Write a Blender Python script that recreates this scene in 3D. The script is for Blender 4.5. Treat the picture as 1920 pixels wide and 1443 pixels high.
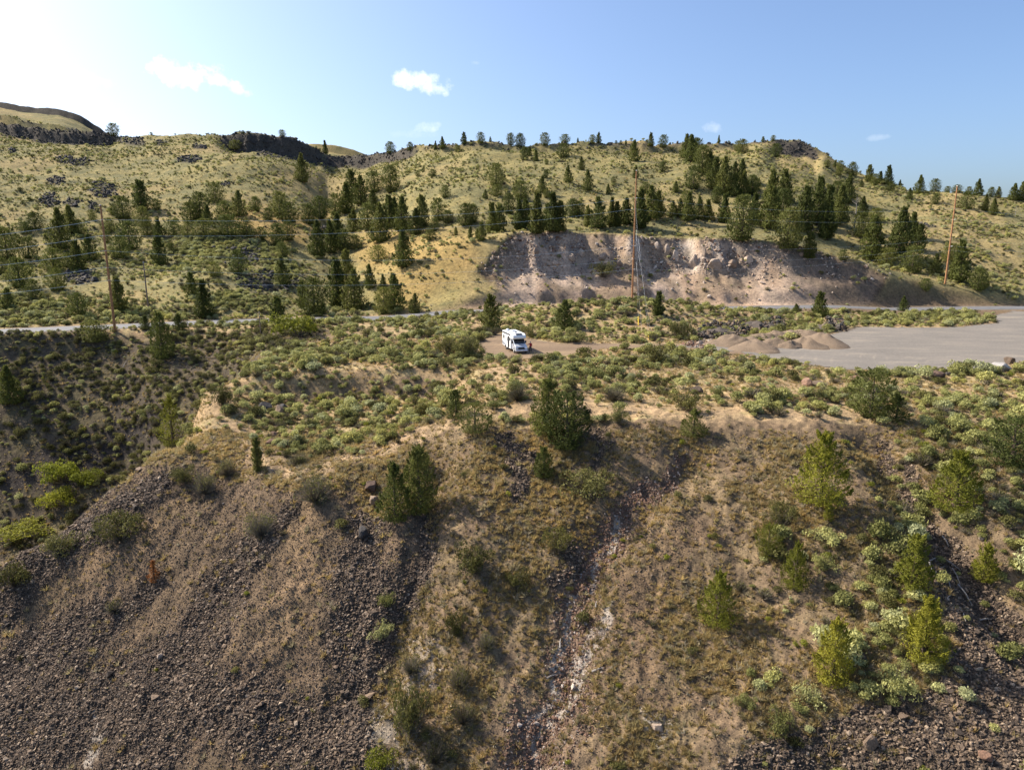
import bpy, bmesh, math, random
import numpy as np
from mathutils import Vector, Matrix, noise as mnoise
random.seed(7); RNG = np.random.default_rng(7)
for o in list(bpy.data.objects): bpy.data.objects.remove(o)
scene = bpy.context.scene
COL = scene.collection

# ------------------------------------------------------------------ camera, sky, sun, exposure
F = 1300.0; CU = 960.0; CV = 721.5; CAMZ = 18.0
PITCH = math.radians(11.7); CS = math.cos(PITCH); SN = math.sin(PITCH)
cd = bpy.data.cameras.new('camera'); cam = bpy.data.objects.new('camera', cd); COL.objects.link(cam)
cam.location = (0, 0, CAMZ); cam.rotation_euler = (math.pi/2 - PITCH, 0, 0)
cd.sensor_fit = 'HORIZONTAL'; cd.sensor_width = 36.0; cd.lens = 36.0*F/1920.0
cd.clip_start = 0.5; cd.clip_end = 6000
scene.camera = cam
SUN_AZ = math.radians(66)      # degrees left of the view direction
SUN_EL = math.radians(41.5)
world = bpy.data.worlds.new('World'); scene.world = world; world.use_nodes = True
sl = bpy.data.lights.new('sun', 'SUN'); sun = bpy.data.objects.new('sun', sl); COL.objects.link(sun)
sl.energy = 4.7; sl.angle = math.radians(0.53); sl.color = (1.0, 0.92, 0.80)
sdir = Vector((-math.sin(SUN_AZ)*math.cos(SUN_EL), math.cos(SUN_AZ)*math.cos(SUN_EL), math.sin(SUN_EL)))
sun.rotation_euler = (-sdir).to_track_quat('-Z', 'Y').to_euler()
scene.view_settings.view_transform = 'Standard'; scene.view_settings.look = 'None'
scene.view_settings.gamma = 1; scene.view_settings.use_curve_mapping = False
scene.view_settings.exposure = 0.93

def ray(u, v):
    a = (u-CU)/F; b = (CV-v)/F
    k = CS + b*SN
    return a/k, (-SN + b*CS)/k            # x/y and (z-CAMZ)/y
def tzv(v): return ray(CU, v)[1]
def project(x, y, z):
    d = y*CS - (z-CAMZ)*SN
    up = y*SN + (z-CAMZ)*CS
    return CU + F*x/d, CV - F*up/d

SKY = 0.118
def build_world():
    nt = world.node_tree; N = nt.nodes; L = nt.links
    for n in list(N): N.remove(n)
    out = N.new('ShaderNodeOutputWorld'); bg = N.new('ShaderNodeBackground'); bg.inputs[1].default_value = SKY
    sky = N.new('ShaderNodeTexSky'); sky.sky_type = 'NISHITA'; sky.sun_disc = False
    sky.sun_elevation = SUN_EL; sky.sun_rotation = -SUN_AZ
    sky.altitude = 800; sky.air_density = 0.9; sky.dust_density = 5.0; sky.ozone_density = 4.8
    tc = N.new('ShaderNodeTexCoord')
    nz = N.new('ShaderNodeTexNoise'); nz.inputs['Scale'].default_value = 42; nz.inputs['Detail'].default_value = 7; nz.inputs['Roughness'].default_value = 0.62
    L.new(tc.outputs['Generated'], nz.inputs['Vector'])
    def M(op, a, b=None, clamp=False):
        n = N.new('ShaderNodeMath'); n.operation = op; n.use_clamp = clamp
        for i, q in enumerate((a, b)):
            if q is None: continue
            if isinstance(q, (int, float)): n.inputs[i].default_value = q
            else: L.new(q, n.inputs[i])
        return n.outputs[0]
    def dot(vec):
        n = N.new('ShaderNodeVectorMath'); n.operation = 'DOT_PRODUCT'
        L.new(tc.outputs['Generated'], n.inputs[0]); n.inputs[1].default_value = vec
        return n.outputs['Value']
    total = None
    # small fair-weather clouds, last a painted glow: centre, half sizes, tilt, density
    for (u, v, su, sv, tilt, den) in [(345,136,48,22,.0,.9),(410,152,40,11,.3,.8),(772,150,30,15,.0,.85),(812,160,32,16,.1,.8),
                                  (890,119,9,5,0,.4),(798,240,24,9,-.2,.5),(770,251,40,8,0,.3),(1335,240,15,9,0,.45),
                                  (1645,258,16,5,0,.35),(165,145,36,11,.3,.4),(25,165,100,32,.25,.45)]:
        tx, tz = ray(u, v); d = Vector((tx, 1, tz)).normalized()
        r = Vector((d.y, -d.x, 0)).normalized(); up = r.cross(d).normalized()
        c, s = math.cos(-tilt), math.sin(-tilt)
        r2 = r*c + up*s; u2 = up*c - r*s
        a = M('MULTIPLY', dot(r2), F/su/1.05); b = M('MULTIPLY', dot(u2), F/sv/1.05)
        q = M('ADD', M('MULTIPLY', a, a), M('MULTIPLY', b, b))
        m = M('SUBTRACT', 1.0, q)
        m = M('ADD', m, M('MULTIPLY', M('SUBTRACT', nz.outputs['Fac'], .50), 5.5))
        m = M('MULTIPLY', M('MULTIPLY', m, den*.6, True), min(1, den))
        m = M('MULTIPLY', m, M('MULTIPLY', M('SUBTRACT', 2.2, q, False), 1.0, True))
        total = m if total is None else M('MAXIMUM', total, m)
    mix = N.new('ShaderNodeMixRGB'); L.new(total, mix.inputs[0]); L.new(sky.outputs[0], mix.inputs[1])
    mix.inputs[2].default_value = (8.0, 7.9, 7.7, 1)
    L.new(mix.outputs[0], bg.inputs[0])
    # the clouds and the painted glow stand only in this quarter of the sky; elsewhere the plain sky goes on
    bg0 = N.new('ShaderNodeBackground'); bg0.inputs[1].default_value = SKY; L.new(sky.outputs[0], bg0.inputs[0])
    ms = N.new('ShaderNodeMixShader'); L.new(M('GREATER_THAN', dot((0,1,0)), .6), ms.inputs[0])
    L.new(bg0.outputs[0], ms.inputs[1]); L.new(bg.outputs[0], ms.inputs[2]); L.new(ms.outputs[0], out.inputs[0])
build_world()

# ------------------------------------------------------------------ helpers
def tag(o, label=None, cat=None, group=None, kind=None):
    if label: o['label'] = label
    if cat: o['category'] = cat
    if group: o['group'] = group
    if kind: o['kind'] = kind
    return o
def link(o, parent=None):
    COL.objects.link(o)
    if parent is not None: o.parent = parent
    return o
def empty(name, loc=(0,0,0), rz=0):
    o = bpy.data.objects.new(name, None); o.location = loc; o.rotation_euler = (0,0,rz); o.empty_display_size = .3
    return link(o)
def mobj(name, me, parent=None, mat=None):
    o = bpy.data.objects.new(name, me)
    if mat is not None and not me.materials: me.materials.append(mat)
    return link(o, parent)
def mesh_np(name, V, Fc, mat=None, smooth=False):
    """verts (n,3), faces (m,k) with one k"""
    V = np.asarray(V, np.float32); Fc = np.asarray(Fc, np.int32)
    me = bpy.data.meshes.new(name)
    me.vertices.add(len(V)); me.vertices.foreach_set('co', V.ravel())
    m, k = Fc.shape
    me.loops.add(m*k); me.loops.foreach_set('vertex_index', Fc.ravel())
    me.polygons.add(m); me.polygons.foreach_set('loop_start', np.arange(0, m*k, k, dtype=np.int32))
    me.polygons.foreach_set('loop_total', np.full(m, k, np.int32))
    me.polygons.foreach_set('use_smooth', np.full(m, smooth))
    me.update(calc_edges=True)
    if mat is not None: me.materials.append(mat)
    return me
LAT = np.random.default_rng(99).random(1 << 16).astype(np.float32)
def vnoise(x, y, seed=0):
    x = np.asarray(x); y = np.asarray(y)
    ix = np.floor(x); iy = np.floor(y); fx = (x-ix).astype(np.float32); fy = (y-iy).astype(np.float32)
    ix = ix.astype(np.int32)+seed*37; iy = iy.astype(np.int32)+seed*101
    fx = fx*fx*(3-2*fx); fy = fy*fy*(3-2*fy)
    x0 = ix & 255; x1 = (ix+1) & 255; y0 = (iy & 255) << 8; y1 = ((iy+1) & 255) << 8
    a = LAT[x0|y0]; b = LAT[x1|y0]; c = LAT[x0|y1]; d = LAT[x1|y1]
    return (a*(1-fx)+b*fx)*(1-fy) + (c*(1-fx)+d*fx)*fy
def fbm(x, y, oct=4, seed=0, gain=.5):
    s = 0; a = 1; t = 0
    for i in range(oct):
        s = s + a*vnoise(x*1.0+i*17.3, y+i*9.1, seed+i); t += a; a *= gain
        x, y = (x*1.6+y*1.2), (y*1.6-x*1.2)
    return s/t
def pchip(xk, Y, xq):
    xk = np.asarray(xk, float); Y = np.asarray(Y, float); xq = np.asarray(xq, float)
    h = np.diff(xk); sh = (slice(None),)+(None,)*(Y.ndim-1)
    dl = np.diff(Y, axis=0)/h[sh]
    m = np.zeros_like(Y); m[0] = dl[0]; m[-1] = dl[-1]
    if len(xk) > 2:
        same = (dl[:-1]*dl[1:]) > 0
        w1 = (2*h[1:]+h[:-1])[sh]; w2 = (h[1:]+2*h[:-1])[sh]
        with np.errstate(divide='ignore', invalid='ignore'):
            hm = (w1+w2)/(w1/dl[:-1]+w2/dl[1:])
        m[1:-1] = np.where(same, hm, 0)
    i = np.clip(np.searchsorted(xk, xq)-1, 0, len(xk)-2)
    hh = h[i]; t = np.clip((xq-xk[i])/hh, 0, 1)
    if Y.ndim > 1: t = t[:,None]; hh = hh[:,None]
    return Y[i]*(1+2*t)*(1-t)**2 + m[i]*hh*t*(1-t)**2 + Y[i+1]*t*t*(3-2*t) + m[i+1]*hh*t*t*(t-1)
def sstep(a, b, x):
    t = np.clip((x-a)/(b-a), 0, 1); return t*t*(3-2*t)
def seg_dist(X, Y, pts):
    """distance to a polyline and the parameter index of the nearest place"""
    best = np.full(X.shape, 1e9); par = np.zeros(X.shape)
    for i in range(len(pts)-1):
        ax, ay = pts[i][:2]; bx, by = pts[i+1][:2]
        dx, dy = bx-ax, by-ay; L2 = dx*dx+dy*dy+1e-9
        t = np.clip(((X-ax)*dx+(Y-ay)*dy)/L2, 0, 1)
        d = np.hypot(X-ax-t*dx, Y-ay-t*dy)
        k = d < best
        best = np.where(k, d, best); par = np.where(k, i+t, par)
    return best, par
def in_poly(X, Y, P):
    ins = np.zeros(X.shape, bool); n = len(P)
    for i in range(n):
        x0, y0 = P[i]; x1, y1 = P[(i+1) % n]
        if y0 == y1: continue
        c = ((y0 > Y) != (y1 > Y)) & (X < (x1-x0)*(Y-y0)/(y1-y0)+x0)
        ins ^= c
    return ins

# ------------------------------------------------------------------ the ground: heights on a fan-shaped grid
TT = np.concatenate([np.linspace(-1.5,-.93,40,endpoint=False), np.linspace(-.93,.93,720), np.linspace(.93,1.5,41)[1:]])
YY = np.geomspace(22, 950, 860); LY = np.log(YY)
NT, NY = len(TT), len(YY)
def tu(u): return (u-CU)/F
# bench, slope and ravine: for each column u the (distance, image row) or (distance, None, height) the slope passes through
B = {
 -350:[(48,1600),(60,1300),(68,None,-24),(80,None,-29),(101,1010),(109.5,900),(117.5,800),(124,720),(131,650),(136,632),(142,625)],
 0:[(40,None,-30),(48,1443),(61,1150),(66,1042),(72,None,-19),(82,None,-27),(92,None,-29.5),(103,1000),(110.5,900),(118.5,800),(124,740),(130.5,680),(135,645),(138,630),(142,621)],
 200:[(36,None,-30),(46,1443),(58,1150),(65,1000),(71,912),(78,None,-13.5),(88,None,-20),(100,None,-23),(112,890),(119,800),(125,740),(130,700),(135.5,660),(140,632),(144,616),(149,612)],
 300:[(36,None,-28),(45,1443),(56.5,1150),(64,1000),(70,900),(74,848),(81,None,-8.5),(94,None,-14),(108,None,-16),(118,760),(124,715),(132,670),(142,624),(148,610),(152,608)],
 400:[(35,None,-27),(44,1443),(55,1150),(63,1000),(70,900),(77,828),(84,780),(90,742),(96,None,-2.2),(106,None,-8),(115,None,-9.5),(124,695),(133,660),(144,615),(150,605),(155,603)],
 500:[(35,None,-26.5),(43.5,1443),(54,1150),(61.5,1000),(67.5,895),(70,873),(76,840),(86,793),(95,751),(98.4,705),(100,694),(110,672),(120,655),(132,632),(146,608),(152,602),(158,600)],
 600:[(34,None,-26),(43,1443),(53,1150),(60,1000),(66,900),(69,872),(75.5,840),(86,792),(95.2,752),(98.4,700),(99.6,691.5),(113,660),(124,640),(138,618),(150,605),(158,600),(163,598)],
 800:[(33,None,-25),(42,1443),(52,1150),(60,970),(68,860),(74,803),(76,792),(83,783),(92.6,750),(97.2,702),(98.8,690),(112,660),(123,640),(145,611),(156,601),(163,597.5),(168,594)],
 900:[(33,None,-24.5),(41.5,1443),(51.5,1150),(62,910),(72,785),(75,768),(82,748),(92,706),(100,686),(112,660),(123,640),(140,611),(152,592),(158,585),(168,None,1.6),(174,None,1.6)],
 1000:[(32,None,-24),(41,1443),(51.4,1150),(62.5,900),(73,772),(78,742),(92,700),(112,660),(122,641),(138,611),(150,588),(157,574),(165,None,1.8),(172,None,1.6),(176,None,1.6)],
 1200:[(32,None,-24),(40,1443),(50.5,1150),(63,900),(70,792),(74,768),(80,742),(92,702),(112,660),(124,641),(140,604),(149,575),(155,564),(166,None,2),(174,None,1.6),(178,None,1.6)],
 1400:[(31,None,-24),(39,1443),(50,1150),(62,900),(69,797),(74,764),(84,720),(92,699),(112,660),(126,638),(140,618),(150,600),(158,586),(168,None,1.4),(178,None,1.2),(182,None,1.2)],
 1600:[(31,None,-23.5),(39,1443),(48,1150),(60,900),(69,800),(76,760),(93,699),(113,660),(138,623),(160,600),(176,583),(182,581),(187,None,.6)],
 1800:[(30,None,-23),(38,1443),(47,1150),(60,905),(67,830),(72,797),(79,760),(95,699),(114,660),(141,620),(176,586),(186,578.5),(192,None,.4)],
 2100:[(30,None,-22),(37,1443),(47,1150),(60,905),(66,835),(73,792),(80,758),(96,698),(114,660),(141,620),(176,586),(186,578.5),(192,None,.4)],
 2700:[(30,None,-21),(40,1443),(60,905),(73,792),(96,698),(141,620),(186,579),(192,None,.4)],
}
us = sorted(B)
colsZ = []
for u in us:
    ly, zz = [], []
    for e in B[u]:
        y = e[0]; ly.append(math.log(y)); zz.append(e[2] if len(e) == 3 else CAMZ + y*tzv(e[1]))
    # below the frame the slope goes on at its own angle
    ly = [math.log(15)] + ly; zz = [zz[0]-.55*(math.exp(ly[1])-15)] + zz
    ly.append(math.log(1000)); zz.append(zz[-1])
    colsZ.append(pchip(ly, zz, LY))
ZB = pchip([tu(u)*1.02 for u in us], np.array(colsZ), TT).T          # (NY, NT)
# the hill behind: foot, crest row, crest distance, profile exponent
hill = [(-700,140,215,470,1.2),(-350,142,205,465,1.2),(0,144,228,455,1.2),(60,146,236,452,1.2),(140,149,244,450,1.2),(200,151,248,450,1.2),(260,153,256,450,1.2),(350,155,253,452,1.15),
        (430,157,250,450,1.1),(500,160,251,448,1.08),(560,163,259,452,1.05),(600,165,274,462,1.03),(620,166,288,470,1.03),(650,167,290,470,1.0),
        (700,168,286,455,1.0),(760,169,280,425,1.0),(820,171,273,395,.98),(900,174,269,385,.96),(1000,177,273,380,.96),(1100,180,269,378,.96),
        (1300,183,269,375,.96),(1430,185,263,372,.96),(1490,186,270,370,.96),(1530,187,290,362,.96),(1560,188,309,355,.96),(1600,189,325,350,.95),(1650,191,340,335,.95),
        (1700,193,352,322,.93),(1800,194,363,306,.92),(1920,194,373,302,.92),(2100,194,380,300,.92),(2700,194,385,300,.92)]
hu = [tu(h[0])*.98 for h in hill]
hy = pchip(hu, np.array([h[1] for h in hill], float), TT); hv = pchip(hu, np.array([h[2] for h in hill], float), TT)
hc = pchip(hu, np.array([h[3] for h in hill], float), TT); hp = pchip(hu, np.array([h[4] for h in hill], float), TT)
hz = CAMZ + hc*tzv(hv)
Yg, Tg = np.meshgrid(YY, TT, indexing='ij'); Xg = Yg*Tg
zf = ZB[np.clip(np.searchsorted(YY, hy), 0, NY-1), np.arange(NT)]
s = np.clip((Yg-hy[None])/(hc-hy)[None], 0, 1)
rise = (hz-zf)[None]*s**hp[None]
back = np.where(Yg > hc[None], -(Yg-hc[None])*.13, 0)
Z = ZB + rise + back
def P3(u, v, y):
    tx, tz = ray(u, v); return (tx*y, y, CAMZ+tz*y)
def bump(u, v, y, amp, rx, ry):
    global Z
    p = P3(u, v, y); Z = Z + amp*np.exp(-((Xg-p[0])/rx)**2-((Yg-p[1])/ry)**2)
bump(800,480,202,4.0,17,16); bump(1190,470,206,7.8,46,15); bump(985,480,202,4.2,20,13);  bump(1470,510,200,4.5,30,14); bump(1620,535,199,4.5,26,11); bump(430,480,190,3.5,20,16); bump(120,400,275,3,30,25); bump(430,340,345,4,35,25)
bump(1000,360,285,2.5,26,25); bump(1300,330,310,2,40,26); bump(1750,450,240,1.5,25,18); bump(1560,400,262,2.2,14,25)
groove = [P3(640,300,440), P3(610,400,300), P3(605,470,225), P3(640,560,178)]
dgr, _ = seg_dist(Xg, Yg, groove); Z -= 5.5*np.exp(-(dgr/22)**2)*sstep(166,190,Yg)
# far ridge
fr = [(-700,160),(-300,172),(0,190),(60,200),(110,203),(150,217),(185,238),(215,262),(300,285),(540,276),(590,269),(620,272),(660,281),(720,300),(900,330),(2700,400)]
fz = CAMZ + 680*tzv(pchip([tu(f[0])*.95 for f in fr], np.array([f[1] for f in fr], float), TT))
zfar = np.where(Yg < 680, fz[None]-.2*(680-Yg)-5.5*(Yg < 672) + 2.0*(fbm(Xg*.06,Yg*0,3,94)-.5)*(Yg > 671), fz[None]-.1*(Yg-680))
hill_near = Z.copy()
Z = np.where(Yg > hc[None]+15, np.maximum(Z, zfar), Z)
# quarry cut into the hill foot
QL, QR = P3(815,588,175)[0], P3(1840,572,190)[0]
ql2, qr2 = P3(1110,560,186)[0], P3(1340,560,188)[0]
bl = np.clip((Xg-QL)/(ql2-QL),0,1)**.95*np.clip((QR-Xg)/(QR-qr2),0,1)**.85
wob = (fbm(Xg*.12, Yg*.02+3, 3, 51)-.5)
yfoot = 174 + 6*sstep(QL, QR, Xg) + (14+7*wob)*bl
d = Yg - yfoot
gul = (fbm(Xg*.30, Yg*.07, 4, 77)-.5)
cutz = 2.0 - 1.0*sstep(QL, QR, Xg) + np.where(d < 3, d*1.0, 3+np.where(d < 13+5*wob, (d-3)*.48, (10+5*wob)*.48+(d-13-5*wob)*1.15)) + gul*(2.0+1.8*np.exp(-((Xg-P3(1300,470,200)[0])/16)**2))*sstep(2, 12, d)
cutz = np.where(d > 0, cutz, 2.0-1.0*sstep(QL, QR, Xg)+d*.02)
zone_q = (Yg > 172) & (Yg < 245) & (bl > .02)
Qmask = np.where(zone_q, sstep(0, .7, Z-cutz), 0)*(bl > .02)
Qdepth = np.where(zone_q, Z-cutz, 0)
Z = np.where(zone_q, np.minimum(Z, cutz), Z)
QD = d
# road bed
road_px = [(-700,660,128),(-300,640,135),(0,621,140),(200,613,146),(400,604,153),(600,598.5,159),(720,596.5,164),(850,None,168),(1000,None,171),(1200,None,174),(1400,None,179),(1560,None,183),(1680,580,185),(1800,578,187.5),(1920,577,189),(2200,577,189),(2700,577,189)]
road = []
for (u, v, y) in road_px:
    if v is None: road.append((ray(u,590)[0]*y, y, 1.2))
    else: road.append(P3(u, v, y))
road = np.array(road); ri = np.arange(len(road), dtype=float)
dr, pr = seg_dist(Xg, Yg, road)
rz = np.interp(pr, ri, road[:,2])
w = 1-sstep(5.2, 11, dr)
Z = Z*(1-w) + rz*w
# level gravel lot and pad
def flat(P, z0=None):
    return [(ray(u,v)[0]*(CAMZ-.3)/-tzv(v), (CAMZ-.3)/-tzv(v)) for (u,v) in P]
LOT = flat([(1215,651),(1300,652),(1370,660),(1420,674),(1500,684),(1580,695),(1650,697),(1750,694),(1850,690),(1920,676),(2000,660),(2100,650),(2100,586),(1900,583.5),(1852,592),(1868,604),(1800,611),(1700,613),(1600,612),(1570,622),(1480,640),(1380,645),(1300,645)])
PAD = flat([(893,646),(928,630),(985,638),(1050,646),(1140,645),(1230,645),(1320,646),(1420,663),(1420,671),(1330,660),(1240,654),(1130,656),(1060,667),(1000,676),(948,674),(908,664)])
lotm = in_poly(Xg, Yg, LOT) | in_poly(Xg, Yg, PAD)
cutk = (~zone_q) | (dr < 6)
# natural unevenness
mic = fbm(Xg*.05, Yg*.05, 4, 5)-.5
near = 1-sstep(95, 170, Yg)
slopew = 1-sstep(66, 78, Yg)
level = np.maximum(1-sstep(4.6, 9, dr), lotm*1.0)
amp = (1-level)*(sstep(150, 260, Yg)*4.5 + .9*near)
Z += mic*amp
Z += (fbm(Xg*.35, Yg*.35, 3, 9)-.5)*(1-level)*(.55*slopew + .30 + .35*sstep(170,240,Yg))
Z += (fbm(Xg*1.5, Yg*1.5, 3, 19)-.5)*(1-level)*(.42*slopew + .16)
# the dark rock chutes lie in shallow gullies
for pts_, dep_, wid_ in [([(1640,830,66.5),(1700,920,60),(1760,1010,55.5),(1850,1130,49.5),(1960,1290,44)],2.6,2.6),([(1300,870,64.5),(1205,950,60),(1140,1010,57.5),(1080,1120,52.5),(1060,1260,47),(990,1420,41.5)],1.0,1.8),([(815,890,66),(805,1020,59),(765,1130,53),(735,1260,48)],1.3,1.8),([(700,960,62),(680,1100,54),(660,1250,48)],.7,2.2)]:
    d_, _ = seg_dist(Xg, Yg, [P3(*q) for q in pts_]); Z -= dep_*np.exp(-(d_/wid_)**2)*slopew
# gullies running down the near slope
gx = Xg + .25*(Yg-70)*np.tanh(Xg/30)
Z += (fbm(gx*.16, Yg*.02+7, 3, 31)-.5)*1.3*slopew*sstep(25, 40, Yg)
ug = CU + F*Tg/1.02
camp = 9*sstep(430,480,ug)*(1-sstep(612,632,ug)) + 5*(1-sstep(255,285,ug)) + 4.5*sstep(618,640,ug)*(1-sstep(770,820,ug)) + 2.2*sstep(780,860,ug)*(1-sstep(1360,1400,ug)) + 4*sstep(1400,1430,ug)*(1-sstep(1490,1510,ug))
hcw = hc[None] - 5 + 9*(fbm(Xg*.05, Yg*0, 3, 43)-.5) + 3*(fbm(Xg*.3, Yg*0, 2, 44)-.5)
Z -= camp*(.75+.5*fbm(Xg*.1, Yg*0, 2, 45))*sstep(hcw-70, hcw-4, Yg)*(1-sstep(hcw-2.5, hcw+2.5, Yg))
CLIFF = sstep(1.5,4,camp)*sstep(hcw-6,hcw-3.5,Yg)*(1-sstep(hcw+3,hcw+5,Yg))
# stony lip of the rimrock along the crest
rimw = np.exp(-((Yg-hc[None]+1)/5.0)**2)
Z += rimw*(fbm(Xg*.22, Yg*.1, 3, 41)-.45)*3.2*(sstep(.0,.2,(1500-(CU+F*Tg))/400.))
U, V = project(Xg, Yg, Z)
# what the camera can see of the ground (used only to choose which repeats become single objects)
cm = np.minimum.accumulate(V, axis=0)
VIS = V <= cm + .5

def H(x, y):
    t = np.clip(x/y, TT[0], TT[-1]); l = np.log(np.clip(y, YY[0]*1.001, YY[-1]*.999))
    j = np.clip(np.searchsorted(TT, t)-1, 0, NT-2); i = np.clip(np.searchsorted(LY, l)-1, 0, NY-2)
    a = (t-TT[j])/(TT[j+1]-TT[j]); b = (np.exp(l)-YY[i])/(YY[i+1]-YY[i])
    return (Z[i,j]*(1-a)+Z[i,j+1]*a)*(1-b) + (Z[i+1,j]*(1-a)+Z[i+1,j+1]*a)*b
def place(u, v, ymax=560):
    """the first ground point seen through image point u, v"""
    t = ray(u, v)[0]
    j = int(np.clip(np.searchsorted(TT, t)-1, 0, NT-2)); a = (t-TT[j])/(TT[j+1]-TT[j])
    vc = V[:,j]*(1-a)+V[:,j+1]*a
    n = int(np.searchsorted(YY, ymax))
    hit = np.nonzero(vc[:n] <= v)[0]
    if len(hit) == 0: y = YY[int(np.argmin(vc[:n]))]
    elif hit[0] == 0: y = YY[0]
    else:
        i = hit[0]; f = (vc[i-1]-v)/(vc[i-1]-vc[i]+1e-9); y = YY[i-1]+(YY[i]-YY[i-1])*f
    x = t*y
    return np.array((x, y, float(H(np.array([x]), np.array([y]))[0])))
def depth_of(p): return p[1]*CS - (p[2]-CAMZ)*SN

# ------------------------------------------------------------------ zones of the ground (kinds of surface, by place)
WU = U + (fbm(Xg*.35, Yg*.35, 4, 61)-.5)*F/Yg*4.5; WV = V + (fbm(Xg*.35+9, Yg*.35, 4, 62)-.5)*F/Yg*2.5
NEARY = Yg < 97
def stroke(pts, w, soft=.6, mask=NEARY):
    d, p = seg_dist(WU, WV, pts)
    if not np.isscalar(w): w = np.interp(p, np.arange(len(w)), w)
    return (1-sstep(1-soft, 1+soft, d/w))*mask
def area(P, mask=NEARY): return in_poly(WU, WV, P)*mask*1.0
onslope = (Yg < 97)
Zscree = area([(-300,1280),(0,1062),(110,975),(240,880),(300,862),(360,880),(460,905),(560,915),(680,925),(715,985),(800,960),(805,1080),(740,1200),(705,1300),(685,1443),(680,1700),(-400,1700)])
S_dark = np.maximum.reduce([stroke([(540,960),(450,1050),(380,1180),(300,1330),(230,1520)],[18,32,52,70,90]),
   stroke([(700,970),(680,1100),(665,1250),(640,1480)],[30,48,55,60]), stroke([(815,900),(805,1020),(765,1130),(735,1260)],[20,26,28,20]),
   stroke([(-60,1150),(90,1050),(340,880)],[60,38,14]), stroke([(-80,1330),(150,1210),(300,1090)],[70,45,20]),
   stroke([(0,1400),(300,1300),(640,1400)],[80,80,70])])*np.maximum(Zscree, .0)
S_dark = np.maximum(S_dark, stroke([(815,900),(805,1020),(765,1130)],[14,22,22]))
S_brown = np.maximum(stroke([(350,950),(190,1055),(-20,1200)],[20,16,14]), stroke([(600,940),(570,1080),(500,1220)],[45,40,20]))
Zchute = stroke([(1300,870),(1205,950),(1140,1010),(1085,1100),(1070,1200),(1050,1300),(990,1420),(940,1550)],[14,30,38,42,50,55,70,80])
Zpale = np.maximum(stroke([(1160,985),(1115,1055),(1100,1120)],[8,12,6]), np.maximum(stroke([(1150,1150),(1095,1225),(1060,1290),(1035,1345),(1015,1430)],[6,15,14,10,10]),
        np.maximum(stroke([(1070,1120),(1040,1230),(1000,1330)],[8,12,12]), stroke([(1225,1335),(1240,1400)],[7,5]))))*.9
Zpale = np.maximum(Zpale, .45*stroke([(800,1230),(740,1330),(700,1443)],[30,42,60]))
Zpale = np.maximum(Zpale, .8*np.maximum(stroke([(190,1330),(170,1400)],[5,5]), stroke([(165,1425),(150,1450)],[7,7])))
Zgrav = stroke([(1270,1010),(1200,1100),(1200,1200),(1250,1300)],[28,50,55,40])
Zrock2 = np.maximum(area([(1420,1420),(1540,1370),(1640,1320),(1720,1310),(1800,1210),(1720,1020),(1640,835),(1690,850),(1760,980),(1850,1120),(2050,1300),(2050,1700),(1250,1700),(1330,1470)]),
          np.maximum(stroke([(960,830),(985,900),(940,950)],[16,20,14]), stroke([(1050,1000),(1065,1060),(1020,1100)],[14,14,12])))
Zrock2 = np.maximum(Zrock2, .8*stroke([(1080,775),(1130,830),(1110,880)],[16,20,14]))
ravine = sstep(80,86,Yg+0*U)*(1-sstep(136,141,Yg))*(1-sstep(-46,-38,Xg+6*(fbm(Xg*.2,Yg*.2,3,60)-.5)-.25*(Yg-100)))
Zrav = stroke([(300,785),(220,835),(120,875),(40,890)],[22,36,34,30],mask=ravine)
Zledge = np.maximum.reduce([stroke([(395,740),(420,790),(475,862),(560,882),(700,862),(835,788),(1000,762),(1110,764),(1350,783),(1480,776),(1610,786)],[7,10,11,10,9,9,9,8,8,10,6]),
    stroke([(510,697),(600,692),(720,694),(860,690)],[6,6,6,5]), stroke([(760,700),(800,725),(780,770)],[16,16,8]), stroke([(560,660),(520,668)],[22,12]),
    stroke([(930,690),(990,690)],[18,15]), stroke([(1560,760),(1640,770),(1700,790)],[9,9,5])])*(Yg < 135)
# natural slope face below the ledge
face = (Yg < 100)*(1-sstep(770, 800, V+60*sstep(900,500,U)))*0
slope_fg = sstep(-.5, -2.0, ZB)*(Yg < 80)
benchz = (Yg > 70)*(Yg < 172)*(1-slope_fg)*(1-ravine*.9)
hillz = sstep(0, 8, Yg-hy[None])
def C(*c): return np.array(c, float)
n1 = fbm(Xg*.05, Yg*.05, 4, 71); n2 = fbm(Xg*.6, Yg*.6, 3, 72); n3 = fbm(Xg*2.2, Yg*2.2, 2, 73)
col = np.zeros(Z.shape+(3,)) + C(.158,.113,.072)
def mixc(w, c):
    global col
    w = np.clip(w, 0, 1)[...,None]; col = col*(1-w) + np.asarray(c)*w
mixc(slope_fg*sstep(.45,.62,n2)*.6, C(.215,.158,.09))
mixc(benchz, C(.29,.205,.115)); mixc(benchz*sstep(.45,.65,n2), C(.33,.255,.135))
mixc(ravine*1.0, C(.088,.070,.050)); mixc(ravine*sstep(.5,.65,n2)*.5, C(.15,.125,.06))  # ravine soil painted darker, standing in for shade on the bank
mixc(hillz, C(.255,.212,.092)); mixc(hillz*sstep(.42,.62,n1)*.75, C(.225,.19,.085)); mixc(hillz*sstep(.48,.62,fbm(Xg*.16,Yg*.16,4,74))*.8, C(.17,.155,.075)); mixc(hillz*sstep(.52,.62,fbm(Xg*.5,Yg*.5,3,76))*.55, C(.15,.145,.075))
mixc(hillz*sstep(.55,.68,fbm(Xg*.03+4,Yg*.03,3,75))*.6, C(.32,.24,.115))
orange = np.maximum(stroke([(440,415),(560,430),(600,400)],[30,28,20],mask=Yg>150), stroke([(700,470),(850,480),(760,540)],[40,50,40],mask=Yg>150))
mixc(orange*.6, C(.36,.235,.085))
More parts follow.
